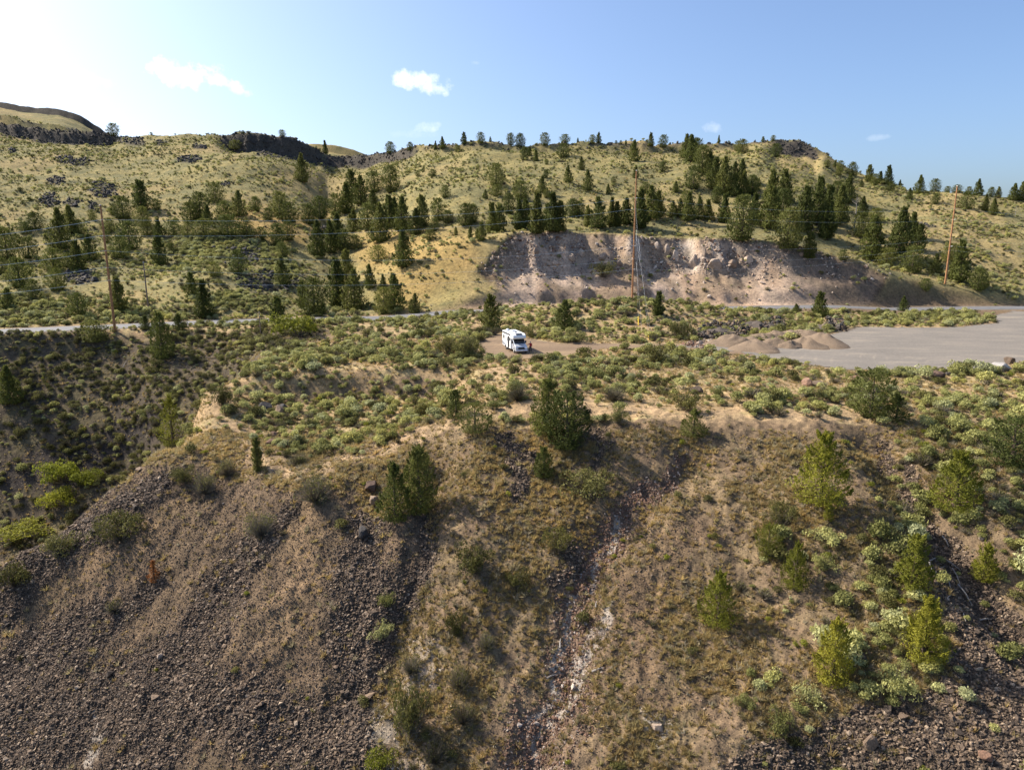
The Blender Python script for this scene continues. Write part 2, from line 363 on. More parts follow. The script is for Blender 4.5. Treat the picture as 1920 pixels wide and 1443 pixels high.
mixc(Zledge*(.55+.45*sstep(.35,.6,n2)), C(.34,.24,.142))
mixc(area([(500,708),(600,704),(780,702),(850,712),(800,740),(700,752),(520,765)])*.75*sstep(.35,.55,n2), C(.12,.088,.062))  # dark soil of the hollow bank, its shade painted in too
mixc(Zscree*.85, C(.138,.098,.064)); mixc(S_brown*.8, C(.20,.138,.082)); mixc(S_dark*.85, C(.062,.048,.038))
mixc(Zchute*.7, C(.17,.115,.085)); mixc(Zgrav*.7, C(.145,.098,.060)); mixc(np.clip(Zrock2,0,1)*.8, C(.066,.051,.041)); mixc(Zrav*.9, C(.055,.046,.042))
mixc(Zpale*sstep(.30,.52,n2*.35+n3*.7), C(.33,.29,.245))
# quarry colours: pink talus, grey and chalky rock bands
qn = fbm(Xg*.10, Yg*.04, 4, 81); qn2 = fbm(Xg*.4, Z*.25, 4, 82)
qc = C(.36,.255,.175)+np.zeros(Z.shape+(3,))
def mixq(w, c):
    global qc
    w = np.clip(w,0,1)[...,None]; qc = qc*(1-w)+np.asarray(c)*w
mixq(sstep(.46,.62,qn)*.8, C(.46,.35,.265)); mixq(sstep(10,15,QD)*sstep(.42,.58,qn2), C(.25,.20,.165)); mixq(sstep(10,15,QD)*sstep(.42,.60,fbm(Xg*.3+5,Yg*.1,4,83))*np.exp(-((Xg-P3(1275,470,200)[0])/15)**2), C(.58,.49,.40))
mixq(sstep(.5,.62,fbm(Xg*.12+11,Yg*.1,3,84))*.65, C(.17,.13,.09))
rt = sstep(P3(1380,520,195)[0], P3(1560,530,198)[0], Xg); mixq(rt*.85, C(.13,.10,.075))  # right end painted dark brown, its shade put into the colour
lf = 1-sstep(P3(905,560,183)[0], P3(1010,520,190)[0], Xg); mixq(lf*.7, C(.20,.145,.09))
mixq((1-sstep(.4,1.3,Qdepth))*sstep(6,9,QD), C(.09,.065,.045))
w = np.clip(Qmask,0,1)[...,None]*(dr > 5.5)[...,None]; col = col*(1-w)+qc*w
# dark basalt along the rims
rim = np.zeros(Z.shape)
RIMS = [[(-100,218),(0,226),(75,240)],[(75,240),(140,247),(200,252),(260,262)],[(170,258),(230,266),(265,268)],[(440,259),(480,260),(540,268),(600,285)],[(490,282),(540,290),(610,302)],
        [(620,292),(680,291),(740,287),(780,280)],[(780,279),(880,271),(960,271),(1100,271),(1250,270),(1370,270)],[(1400,266),(1460,264),(1500,274)],[(1250,272),(1360,272)]]
RW = [6,5,5,8,10,6,2.5,4,2]
for pts, w_ in zip(RIMS, RW):
    dd, _ = seg_dist(U, V, pts); rim = np.maximum(rim, (1-sstep(.6,1.3,dd/w_+(fbm(Xg*.15,Yg*.15,3,91)-.5)*1.2)))
dd, _ = seg_dist(U, V, [(-100,182),(0,192),(70,199),(110,203),(150,218),(186,238)])
rim = np.where(Yg < 500, np.maximum(rim*.75*(Yg > 330), CLIFF), 0); rimfar = ((Yg > 670) & (Yg < 690) & (U < 212))*1.0
patches = np.zeros(Z.shape)
for (u,v,ru,rv) in [(92,377,20,13),(133,380,16,10),(190,352,24,14),(195,360,22,12),(118,300,18,8),(150,305,22,8),(105,340,18,8),(350,300,22,7),(22,283,8,7),(420,345,8,4),(300,268,16,5),(175,390,14,10),(610,430,14,8),(370,275,14,5),(455,475,60,22),(500,530,70,22),(150,520,34,14),(1720,425,40,4),(1540,430,30,5)]:
    patches = np.maximum(patches, (1-sstep(.6,1.15,np.hypot((U-u)/ru,(V-v)/rv)+(fbm(Xg*.2,Yg*.2,3,92)-.5)))*(Yg>150))
mixc(np.maximum(rim, rimfar)*.92, C(.068,.060,.056)); mixc(patches*.75, C(.062,.058,.052))
shoulder = (1-sstep(4.3,6.5,dr))*(Yg<230); mixc(shoulder, C(.20,.165,.13))
lotc = lotm & (Yg > 80)
mixc(lotc*.9, C(.20,.155,.115))

# ------------------------------------------------------------------ materials
def mat_base(name):
    m = bpy.data.materials.new(name); m.use_nodes = True
    nt = m.node_tree; b = nt.nodes['Principled BSDF']; b.inputs['Specular IOR Level'].default_value = .15
    return m, nt, b
def ramp(nt, fac, stops):
    r = nt.nodes.new('ShaderNodeValToRGB')
    while len(r.color_ramp.elements) < len(stops): r.color_ramp.elements.new(.5)
    for e, (p, c) in zip(r.color_ramp.elements, stops): e.position = p; e.color = (*c, 1)
    nt.links.new(fac, r.inputs[0]); return r.outputs[0]
def noise_node(nt, scale, detail=4, rough=.55, coord='Object', vec=None):
    n = nt.nodes.new('ShaderNodeTexNoise'); n.inputs['Scale'].default_value = scale; n.inputs['Detail'].default_value = detail; n.inputs['Roughness'].default_value = rough
    if vec is None:
        t = nt.nodes.new('ShaderNodeTexCoord'); vec = t.outputs[coord]
    nt.links.new(vec, n.inputs['Vector']); return n
def mul(nt, a, b, fac=1.0, typ='MULTIPLY'):
    x = nt.nodes.new('ShaderNodeMixRGB'); x.blend_type = typ; x.inputs[0].default_value = fac
    for i, q in ((1, a), (2, b)):
        if isinstance(q, tuple): x.inputs[i].default_value = (*q, 1)
        else: nt.links.new(q, x.inputs[i])
    return x.outputs[0]
def simple(name, c, rough=.7, var=.25, scale=3., metal=0., spec=.3, bump=0.):
    m, nt, b = mat_base(name); b.inputs['Roughness'].default_value = rough; b.inputs['Metallic'].default_value = metal; b.inputs['Specular IOR Level'].default_value = spec
    n = noise_node(nt, scale, 5)
    colr = ramp(nt, n.outputs['Fac'], [(.3, tuple(q*(1-var) for q in c)), (.7, tuple(min(1,q*(1+var)) for q in c))])
    nt.links.new(colr, b.inputs['Base Color'])
    if bump:
        bp = nt.nodes.new('ShaderNodeBump'); bp.inputs['Strength'].default_value = bump; bp.inputs['Distance'].default_value = .05
        nt.links.new(n.outputs['Fac'], bp.inputs['Height']); nt.links.new(bp.outputs[0], b.inputs['Normal'])
    return m
def ground_mat():
    m, nt, b = mat_base('ground_soil'); b.inputs['Roughness'].default_value = .95; b.inputs['Specular IOR Level'].default_value = .05
    at = nt.nodes.new('ShaderNodeAttribute'); at.attribute_name = 'soil'
    a = noise_node(nt, 1.3, 4, .68); f = noise_node(nt, 8.0, 2, .7); p = noise_node(nt, .23, 2, .6)
    c = mul(nt, at.outputs['Color'], ramp(nt, a.outputs['Fac'], [(.28,(.55,.55,.56)),(.5,(1,1,1)),(.72,(1.42,1.38,1.3))]))
    c = mul(nt, c, ramp(nt, f.outputs['Fac'], [(.3,(.62,.62,.64)),(.52,(1,1,1)),(.75,(1.4,1.36,1.28))]))
    c = mul(nt, c, ramp(nt, p.outputs['Fac'], [(.3,(.85,.87,.85)),(.7,(1.15,1.12,1.1))]))
    nt.links.new(c, b.inputs['Base Color'])
    bp = nt.nodes.new('ShaderNodeBump'); bp.inputs['Strength'].default_value = .8; bp.inputs['Distance'].default_value = .22
    nt.links.new(a.outputs['Fac'], bp.inputs['Height'])
    b2 = nt.nodes.new('ShaderNodeBump'); b2.inputs['Strength'].default_value = .8; b2.inputs['Distance'].default_value = .06
    nt.links.new(f.outputs['Fac'], b2.inputs['Height']); nt.links.new(bp.outputs[0], b2.inputs['Normal']); nt.links.new(b2.outputs[0], b.inputs['Normal'])
    return m
def leaf_mat(name, stops, trans=.3, rough=.7):
    m, nt, b = mat_base(name); b.inputs['Roughness'].default_value = rough; b.inputs['Specular IOR Level'].default_value = .12
    oi = nt.nodes.new('ShaderNodeObjectInfo'); geo = nt.nodes.new('ShaderNodeNewGeometry')
    n = noise_node(nt, 2.3, 3, .6, 'Object')
    base = ramp(nt, oi.outputs['Random'], stops)
    pn = noise_node(nt, .11, 3, .6, vec=oi.outputs['Location']); base = mul(nt, base, ramp(nt, pn.outputs['Fac'], [(.34,(.70,.70,.66)),(.5,(1,1,1)),(.66,(1.22,1.16,1.02))]))
    c = mul(nt, base, ramp(nt, geo.outputs['Random Per Island'], [(0,(.66,.68,.66)),(1,(1.3,1.28,1.24))]))
    c = mul(nt, c, ramp(nt, n.outputs['Fac'], [(.3,(.8,.82,.8)),(.7,(1.2,1.18,1.1))]))
    nt.links.new(c, b.inputs['Base Color'])
    tr = nt.nodes.new('ShaderNodeBsdfTranslucent'); nt.links.new(c, tr.inputs['Color'])
    mx = nt.nodes.new('ShaderNodeMixShader'); mx.inputs[0].default_value = trans
    nt.links.new(b.outputs[0], mx.inputs[1]); nt.links.new(tr.outputs[0], mx.inputs[2])
    nt.links.new(mx.outputs[0], nt.nodes['Material Output'].inputs['Surface'])
    return m
def rock_mat(name, stops):
    m, nt, b = mat_base(name); b.inputs['Roughness'].default_value = .85; b.inputs['Specular IOR Level'].default_value = .25
    oi = nt.nodes.new('ShaderNodeObjectInfo'); n = noise_node(nt, 4., 6, .7)
    c = mul(nt, ramp(nt, oi.outputs['Random'], stops), ramp(nt, n.outputs['Fac'], [(.3,(.6,.6,.62)),(.7,(1.4,1.36,1.3))]))
    nt.links.new(c, b.inputs['Base Color'])
    bp = nt.nodes.new('ShaderNodeBump'); bp.inputs['Strength'].default_value = .6; bp.inputs['Distance'].default_value = .12
    nt.links.new(n.outputs['Fac'], bp.inputs['Height']); nt.links.new(bp.outputs[0], b.inputs['Normal'])
    return m
M = {}
M['ground'] = ground_mat()
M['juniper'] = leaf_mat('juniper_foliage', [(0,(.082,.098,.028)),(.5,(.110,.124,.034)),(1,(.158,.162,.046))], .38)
M['juniper_near'] = leaf_mat('juniper_foliage_yellow', [(0,(.14,.150,.026)),(.5,(.22,.220,.034)),(1,(.31,.285,.045))], .4)  # yellow-green foliage colour of the near junipers
M['sage'] = leaf_mat('sagebrush_leaves', [(0,(.20,.20,.070)),(.3,(.33,.325,.125)),(.65,(.44,.425,.165)),(1,(.42,.43,.25))], .35)
M['dull'] = leaf_mat('bitterbrush_leaves', [(0,(.085,.083,.028)),(.5,(.135,.128,.044)),(1,(.19,.18,.066))], .35)
M['lime'] = leaf_mat('rabbitbrush_leaves', [(0,(.20,.22,.030)),(1,(.28,.27,.045))], .4)
M['twig'] = leaf_mat('dry_twigs', [(0,(.16,.135,.105)),(1,(.25,.22,.18))], .1)
M['grass'] = leaf_mat('dry_grass', [(0,(.33,.24,.115)),(.35,(.41,.305,.145)),(.7,(.33,.275,.13)),(1,(.35,.31,.25))], .45)
M['orange'] = leaf_mat('dead_orange_needles', [(0,(.32,.125,.04)),(1,(.38,.15,.05))], .3)
M['bark'] = simple('juniper_bark', (.10,.072,.052), .9, .4, 6)
M['deadwood'] = simple('bleached_wood', (.27,.24,.21), .8, .3, 4)
M['stone'] = rock_mat('scree_stone', [(0,(.050,.039,.031)),(.3,(.084,.063,.047)),(.6,(.135,.098,.069)),(.85,(.205,.145,.098)),(1,(.36,.28,.20))])
M['redstone'] = rock_mat('rusty_stone', [(0,(.095,.062,.047)),(.5,(.19,.11,.073)),(.8,(.25,.155,.105)),(1,(.42,.37,.32))])
M['basalt'] = rock_mat('basalt_rock', [(0,(.036,.034,.034)),(.6,(.060,.054,.050)),(1,(.105,.090,.075))])
M['quarryrock'] = rock_mat('quarry_rock', [(0,(.22,.16,.115)),(.5,(.34,.25,.18)),(1,(.50,.40,.31))])
M['greystone'] = rock_mat('grey_boulder_rock', [(0,(.24,.22,.20)),(1,(.32,.30,.28))])
M['palestone'] = rock_mat('chalky_rock', [(0,(.30,.235,.18)),(.5,(.42,.34,.27)),(1,(.54,.47,.39))])

# ------------------------------------------------------------------ ground mesh
idx = np.arange(NY*NT).reshape(NY, NT)
faces = np.stack([idx[:-1,:-1], idx[:-1,1:], idx[1:,1:], idx[1:,:-1]], -1).reshape(-1,4)
me = mesh_np('ground', np.stack([Xg,Yg,Z],-1).reshape(-1,3), faces, M['ground'], True)
ca = me.color_attributes.new('soil', 'FLOAT_COLOR', 'POINT')
ca.data.foreach_set('color', np.concatenate([np.clip(col,0,1), np.ones(Z.shape+(1,))], -1).astype(np.float32).ravel())
ground = mobj('ground', me); tag(ground, 'dry sagebrush hillside, bench and stony slope', 'ground', kind='structure')

# road, lot and pad: sheets draped a little above the ground
def ribbon(name, pts, half, mat, lift=.03, samples=260, w_noise=0.):
    pts = np.array(pts); k = np.arange(len(pts), dtype=float); q = np.linspace(0, len(pts)-1, samples)
    c = pchip(k, pts, q); tg = np.gradient(c[:,:2], axis=0); tg /= np.linalg.norm(tg, axis=1)[:,None]; nr = np.stack([-tg[:,1], tg[:,0]], -1)
    offs = np.linspace(-half, half, 7); vs = []
    for o in offs:
        xy = c[:,:2]+nr*(o+ (np.sign(o)*w_noise*(fbm(q*8, q*0+o, 2, 5)-.5))[:,None] if w_noise else o)
        z = np.maximum(H(xy[:,0], xy[:,1]), c[:,2]-.1)+lift + .06*(1-(o/half)**2)
        vs.append(np.column_stack([xy, z]))
    vs = np.stack(vs, 1); n = samples; id2 = np.arange(n*7).reshape(n,7)
    fc = np.stack([id2[:-1,:-1], id2[1:,:-1], id2[1:,1:], id2[:-1,1:]], -1).reshape(-1,4)
    return mobj(name, mesh_np(name, vs.reshape(-1,3), fc, mat, True))
m, nt, b = mat_base('asphalt'); b.inputs['Roughness'].default_value = .8; b.inputs['Specular IOR Level'].default_value = .4
n = noise_node(nt, .5, 8, .7); nt.links.new(ramp(nt, n.outputs['Fac'], [(.35,(.115,.112,.112)),(.65,(.165,.16,.156))]), b.inputs['Base Color']); M['asphalt'] = m
tag(ribbon('road', road[1:], 4.1, M['asphalt'], .05), 'two-lane grey asphalt road along the foot of the hill', 'road', kind='structure')
def sheet(name, P, mat, lift, step=.9, jag=1.2):
    xs = [p[0] for p in P]; ys = [p[1] for p in P]
    nx = int((max(xs)-min(xs)+6)/step); ny = int((max(ys)-min(ys)+6)/step)
    gx, gy = np.meshgrid(np.linspace(min(xs)-3, max(xs)+3, nx), np.linspace(min(ys)-3, max(ys)+3, ny), indexing='ij')
    jx = (fbm(gx*.35, gy*.35, 3, 13)-.5)*jag*3; jy = (fbm(gx*.35+7, gy*.35, 3, 14)-.5)*jag*3
    ins = in_poly(gx+jx, gy+jy, P)
    z = H(gx.ravel(), gy.ravel()).reshape(gx.shape)+lift
    ii = np.arange(nx*ny).reshape(nx, ny)
    q = ins[:-1,:-1] & ins[1:,:-1] & ins[1:,1:] & ins[:-1,1:]
    fc = np.stack([ii[:-1,:-1], ii[1:,:-1], ii[1:,1:], ii[:-1,1:]], -1)[q]
    used = np.unique(fc); rm = -np.ones(nx*ny, int); rm[used] = np.arange(len(used))
    v = np.stack([gx,gy,z], -1).reshape(-1,3)[used]
    return mobj(name, mesh_np(name, v, rm[fc], mat, True))
def lot_mat(name, c0, c1, c2):
    m, nt, b = mat_base(name); b.inputs['Roughness'].default_value = .9; b.inputs['Specular IOR Level'].default_value = .15
    t = nt.nodes.new('ShaderNodeTexCoord'); mp = nt.nodes.new('ShaderNodeMapping'); mp.inputs['Scale'].default_value = (.055,.16,.2); mp.inputs['Rotation'].default_value = (0,0,-.25)
    nt.links.new(t.outputs['Object'], mp.inputs[0])
    n = noise_node(nt, 1.6, 7, .62, vec=mp.outputs[0]); f = noise_node(nt, 3.2, 8, .75)
    c = ramp(nt, n.outputs['Fac'], [(.32,c0),(.52,c1),(.7,c2)])
    wv = nt.nodes.new('ShaderNodeTexWave'); wv.wave_type = 'RINGS'; wv.rings_direction = 'Z'; wv.inputs['Scale'].default_value = .16; wv.inputs['Distortion'].default_value = 14; wv.inputs['Detail'].default_value = 3; wv.inputs['Detail Scale'].default_value = .25
    m2_ = nt.nodes.new('ShaderNodeMapping'); m2_.inputs['Location'].default_value = (-70,-95,0); nt.links.new(t.outputs['Object'], m2_.inputs[0]); nt.links.new(m2_.outputs[0], wv.inputs[0])
    k_ = noise_node(nt, .09, 3, .6)
    mk_ = mul(nt, ramp(nt, wv.outputs['Fac'], [(.86,(0,0,0)),(.97,(1,1,1))]), ramp(nt, k_.outputs['Fac'], [(.48,(0,0,0)),(.6,(1,1,1))]))
    c = mul(nt, c, mul(nt, (1.0,1.0,1.0), mul(nt, mk_, (.20,.17,.13)), 1.0, 'ADD'))
    c = mul(nt, c, ramp(nt, f.outputs['Fac'], [(.3,(.7,.7,.7)),(.7,(1.28,1.26,1.22))]))
    nt.links.new(c, b.inputs['Base Color'])
    bp = nt.nodes.new('ShaderNodeBump'); bp.inputs['Strength'].default_value = .5; bp.inputs['Distance'].default_value = .05
    nt.links.new(f.outputs['Fac'], bp.inputs['Height']); nt.links.new(bp.outputs[0], b.inputs['Normal'])
    return m
M['lot'] = lot_mat('crushed_gravel', (.155,.14,.122), (.185,.165,.142), (.24,.208,.168))
M['pad'] = lot_mat('dirt_track_soil', (.165,.115,.075), (.20,.142,.092), (.27,.19,.115))
tag(sheet('dirt_track', PAD, M['pad'], .02, .35, .9), 'brown dirt pull-out and track under the motorhome', 'track', kind='structure')
tag(sheet('gravel_lot', LOT, M['lot'], .05, 1.0, 1.0), 'grey-brown gravel lot beside the road', 'lot', kind='structure')
ORD = ['first','second','third','fourth','fifth','sixth','seventh','eighth','ninth','tenth','eleventh','twelfth','thirteenth','fourteenth','fifteenth','sixteenth','seventeenth','eighteenth','nineteenth','twentieth',
       'twenty-first','twenty-second','twenty-third','twenty-fourth','twenty-fifth','twenty-sixth','twenty-seventh','twenty-eighth','twenty-ninth','thirtieth']

# ------------------------------------------------------------------ plant and stone shapes
def leaves(P, D, size, aspect=.5, rng=RNG, N=None, share=.6):
    """one small triangle per leaf: P places, D directions, size lengths"""
    P = np.asarray(P, float); D = np.asarray(D, float); n = len(P)
    D = D/(np.linalg.norm(D, axis=1)[:,None]+1e-9)
    if N is not None:                                  # most leaves lie along the outline of the clump
        t = N + rng.normal(0,.35,(n,3)); t /= np.linalg.norm(t, axis=1)[:,None]+1e-9
        D2 = D + rng.normal(0,.8,(n,3)); D2 -= t*(D2*t).sum(1)[:,None]; D2 /= np.linalg.norm(D2, axis=1)[:,None]+1e-9
        k = rng.random(n) < share; D = np.where(k[:,None], D2, D); S = np.where(k[:,None], np.cross(t, D2), np.cross(D, rng.normal(size=(n,3))))
    else: S = np.cross(D, rng.normal(size=(n,3)))
    S /= np.linalg.norm(S, axis=1)[:,None]+1e-9
    L = (np.asarray(size)*np.ones(n)*rng.uniform(.7,1.3,n))[:,None]
    V0 = P - S*L*aspect*.5; V1 = P + S*L*aspect*.5; V2 = P + D*L
    V = np.stack([V0,V1,V2], 1).reshape(-1,3)
    return V, np.arange(3*n).reshape(n,3)
def tubes(segs, sides=5):
    Vs, Fs, n0 = [], [], 0
    for (a, b, ra, rb) in segs:
        a = Vector(a); b = Vector(b); ax = (b-a).normalized(); x = ax.orthogonal().normalized(); y = ax.cross(x)
        for (p, r) in ((a, ra), (b, rb)):
            for k in range(sides):
                t = 2*math.pi*k/sides; Vs.append(p + x*r*math.cos(t) + y*r*math.sin(t))
        for k in range(sides):
            q = (k+1) % sides; Fs += [(n0+k, n0+q, n0+sides+q), (n0+k, n0+sides+q, n0+sides+k)]
        n0 += 2*sides
    return np.array([tuple(v) for v in Vs]), np.array(Fs)
def join(parts, mats, name):
    """parts: (V, F, material slot)"""
    V, Fc, mi, n = [], [], [], 0
    for (v, f, m) in parts:
        V.append(v); Fc.append(np.asarray(f)+n); mi.append(np.full(len(f), m, np.int32)); n += len(v)
    me = mesh_np(name, np.concatenate(V), np.concatenate(Fc))
    for m in mats: me.materials.append(m)
    me.polygons.foreach_set('material_index', np.concatenate(mi)); return me

def shell_juniper(seed, width, style, mat, n, leaf, gap=.36, n_plume=14):
    """a full crown: leaves set round a lumpy outline with pointed sprays, open where the noise says so"""
    r = np.random.default_rng(seed)
    def prof(z):
        if style == 'cone': return width*np.clip(1-z,0,1)**.85*(.62+.38*sstep(.0,.2,z))*1.15
        if style == 'round': return width*np.sqrt(np.clip(1-((z-.46)/.54)**2,0,1))
        return width*np.clip(1-z,0,1)**.55*(.7+.3*sstep(0,.25,z))
    m = n*3; z = .02+.96*r.random(m)**1.35; a = r.uniform(0,6.283,m)
    lum = fbm(a*1.9+seed*3.1, z*7.5, 3, seed % 40) ; lum2 = fbm(a*4.5+seed, z*15, 2, (seed+9) % 40)
    irr = .38+1.25*lum+.5*(lum2-.5)
    q = np.sqrt(r.uniform(.12,1,m)); rad = prof(z)*irr*q
    keep = (lum2*.5+lum*.5+.25*(1-q) > gap)
    P = np.column_stack([np.cos(a)*rad, np.sin(a)*rad, z + .05*(lum-.5)*2])[keep][:n]
    O = np.column_stack([np.cos(a), np.sin(a), .35+0*a])[keep][:n]
    D = O*.5 + np.array([0,0,.9]) + r.normal(0,.3,(len(P),3))
    Ps, Ds, Ns = [P], [D], [O/np.linalg.norm(O,axis=1)[:,None]]
    per = max(18, n//70)
    for k in range(n_plume):                                      # pointed sprays standing out of the outline
        z0 = .15+.8*r.random(); a0 = r.uniform(0,6.28)
        if k < 3: z0 = .86+.03*k
        rr = float(prof(np.array(z0)))*(.9 if k >= 3 else .2); c = np.array([math.cos(a0)*rr, math.sin(a0)*rr, z0-.03]); ln = r.uniform(.08,.15); out = np.array([math.cos(a0)*.45, math.sin(a0)*.45, .9])
        t = r.random(per); w_ = ln*.26*(1-t)+.004; th = r.uniform(0,6.28,per)
        pts = c + t[:,None]*ln*out + np.column_stack([np.cos(th)*w_, np.sin(th)*w_, 0*t]); nn = np.column_stack([np.cos(th), np.sin(th), .3+0*t])
        Ps.append(pts); Ds.append(np.tile(out,(per,1))+r.normal(0,.25,(per,3))); Ns.append(nn/np.linalg.norm(nn,axis=1)[:,None])
    P = np.concatenate(Ps); P[:,2] = np.clip(P[:,2], .01, None)
    v, f = leaves(P, np.concatenate(Ds), leaf, .6, r, np.concatenate(Ns), .6)
    crown = mesh_np('juniper_crown', v, f, mat)
    segs = [((0,0,-.06),(.01,0,.3),.036,.026),((.01,0,.3),(0,.01,.88),.026,.005)]
    for k in range(9):
        a0 = r.uniform(0,6.28); z0 = r.uniform(.05,.6); e = float(prof(np.array(min(.95,z0+.1))))*.85
        segs.append(((0,0,z0),(math.cos(a0)*e,math.sin(a0)*e,z0+.14),.012,.003))
    v, f = tubes(segs); return crown, mesh_np('juniper_trunk', v, f, M['bark'])
JF = []   # hillside kinds
for k, (w_, st) in enumerate([(.27,'cone'),(.33,'cone'),(.24,'column'),(.36,'round'),(.22,'cone'),(.30,'column'),(.42,'round'),(.30,'cone')]):
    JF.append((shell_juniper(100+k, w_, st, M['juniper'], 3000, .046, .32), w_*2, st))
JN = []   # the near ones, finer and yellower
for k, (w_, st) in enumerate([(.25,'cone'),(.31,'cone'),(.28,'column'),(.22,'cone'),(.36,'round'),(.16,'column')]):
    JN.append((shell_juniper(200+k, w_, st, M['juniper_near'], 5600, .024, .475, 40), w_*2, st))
JM = []   # darker bushier ones around the bench edge
for k, (w_, st) in enumerate([(.30,'round'),(.34,'cone'),(.30,'column'),(.24,'cone'),(.40,'round'),(.16,'column')]):
    JM.append((shell_juniper(240+k, w_, st, M['juniper'], 5600, .026, .44, 36), w_*2, st))
JS = shell_juniper(300, .30, 'cone', M['juniper_near'], 2400, .026, .52, 20)   # sparse
ORJ = shell_juniper(301, .20, 'cone', M['orange'], 700, .05, .45, 8)

def dome_bush(seed, n_leaf, n_twig, leafm, leaf=.2, flat=.75, lobes=6, name='bush'):
    small = lobes > 10
    r = np.random.default_rng(seed); P, D, NN = [], [], []
    for k in range(lobes):
        a = r.uniform(0,6.28); q = r.uniform(.0,.74)**.8 if small else r.uniform(.0,.52); c = np.array([math.cos(a)*q, math.sin(a)*q, r.uniform(.14 if small else .3,.62)*flat]); rr = r.uniform(.2,.36) if small else r.uniform(.34,.5)
        if k == 0: c = np.array([0,0,.42*flat]); rr = .52
        m = n_leaf//lobes; d = r.normal(0,1,(m,3)); d[:,2] = np.abs(d[:,2])*1.0-.25; d /= np.linalg.norm(d,axis=1)[:,None]
        P.append(c + d*rr*r.uniform(.72,1.0,(m,1))*np.array([1,1,flat])); D.append(d*.6+np.array([0,0,.6])+r.normal(0,.35,(m,3))); NN.append(d+np.array([0,0,.15]))
    P = np.concatenate(P); P[:,2] = np.clip(P[:,2], .03, None)
    v, f = leaves(P, np.concatenate(D), leaf, .7, r, np.concatenate(NN), .65)
    parts = [(v, f, 0)]
    if n_twig:
        a = r.uniform(0,6.28,n_twig); e = r.uniform(.25,1.25,n_twig)
        d = np.column_stack([np.cos(a)*np.cos(e), np.sin(a)*np.cos(e), np.sin(e)])
        v, f = leaves(d*.08, d, .75, .025 if small else .06, r); parts.append((v, f, 1))
    return join(parts, [leafm, M['twig']], name)
FINE = {}
SAGE = [dome_bush(400+k, 460, 26, M['sage'], .145, .95, 8, 'sagebrush') for k in range(4)]
DULL = [dome_bush(420+k, 420, 60, M['dull'], .135, 1.0, 7, 'bitterbrush') for k in range(3)]
LIME = [dome_bush(440+k, 330, 30, M['lime'], .16, .9, 6, 'rabbitbrush') for k in range(2)]
TWIG = [dome_bush(460+k, 110, 260, M['dull'], .11, .95, 6, 'dry_bush') for k in range(2)]
FINE['sage'] = [dome_bush(480+k, 1500, 90, M['sage'], .075, .85, 16, 'sagebrush') for k in range(2)]
FINE['dull'] = [dome_bush(484+k, 1700, 160, M['dull'], .07, 1.0, 16, 'bitterbrush') for k in range(2)]
FINE['lime'] = [dome_bush(488+k, 1700, 60, M['lime'], .075, .95, 16, 'rabbitbrush') for k in range(2)]
FINE['twig'] = [dome_bush(492+k, 520, 700, M['dull'], .06, .95, 14, 'dry_bush') for k in range(2)]
def tuft(seed, n=26):
    r = np.random.default_rng(seed); a = r.uniform(0,6.28,n); e = r.uniform(.5,1.4,n)
    d = np.column_stack([np.cos(a)*np.cos(e), np.sin(a)*np.cos(e), np.sin(e)])
    p = np.column_stack([np.cos(a), np.sin(a), a*0])*r.uniform(0,.25,(n,1))
    v, f = leaves(p, d, .8, .14, r); return mesh_np('grass_tuft', v, f, M['grass'])
TUFT = [tuft(500+k) for k in range(3)]
def stone_mesh(seed, mat, n=11, flat=.7):
    r = np.random.default_rng(seed); bm = bmesh.new()
    d = r.normal(0,1,(n,3)); d /= np.linalg.norm(d,axis=1)[:,None]; d *= r.uniform(.82,1.12,(n,1))*np.array([1.1,.85,flat])
    for p in d: bm.verts.new(p)
    bmesh.ops.convex_hull(bm, input=bm.verts[:])
    for v in [v for v in bm.verts if not v.link_faces]: bm.verts.remove(v)
    me = bpy.data.meshes.new('stone'); bm.to_mesh(me); bm.free(); me.materials.append(mat); return me
STONE = [stone_mesh(600+k, M['stone']) for k in range(5)]
REDST = [stone_mesh(620+k, M['redstone']) for k in range(3)]
BASALT = [stone_mesh(640+k, M['basalt'], 13, 1.0) for k in range(4)]
QROCK = [stone_mesh(680+k, M['quarryrock'], 14, 1.0) for k in range(4)]
PALE = [stone_mesh(660+k, M['palestone'], 13, .8) for k in range(3)]

# ------------------------------------------------------------------ scattering
cellA = np.zeros(Z.shape)
cellA[:-1,:-1] = (Xg[:-1,1:]-Xg[:-1,:-1])*(Yg[1:,:-1]-Yg[:-1,:-1])
inframe = (U > -160) & (U < 2080) & (V < 1560) & VIS
NOGO = ((dr < 5.2) | lotc)
def sample(dens, n=None, frame=True, nogo=True):
    w_ = dens*cellA*(inframe if frame else 1)*((~NOGO) if nogo else 1)
    tot = w_.sum(); n = int(tot) if n is None else n
    c = np.cumsum(w_.ravel()); k = np.searchsorted(c, RNG.random(n)*c[-1]); k = np.clip(k, 0, Z.size-1)
    i, j = np.unravel_index(k, Z.shape); i = np.clip(i,0,NY-2); j = np.clip(j,0,NT-2)
    t = TT[j]+(TT[j+1]-TT[j])*RNG.random(n); y = YY[i]+(YY[i+1]-YY[i])*RNG.random(n); x = t*y
    return np.column_stack([x, y, H(x, y)]), (i, j)
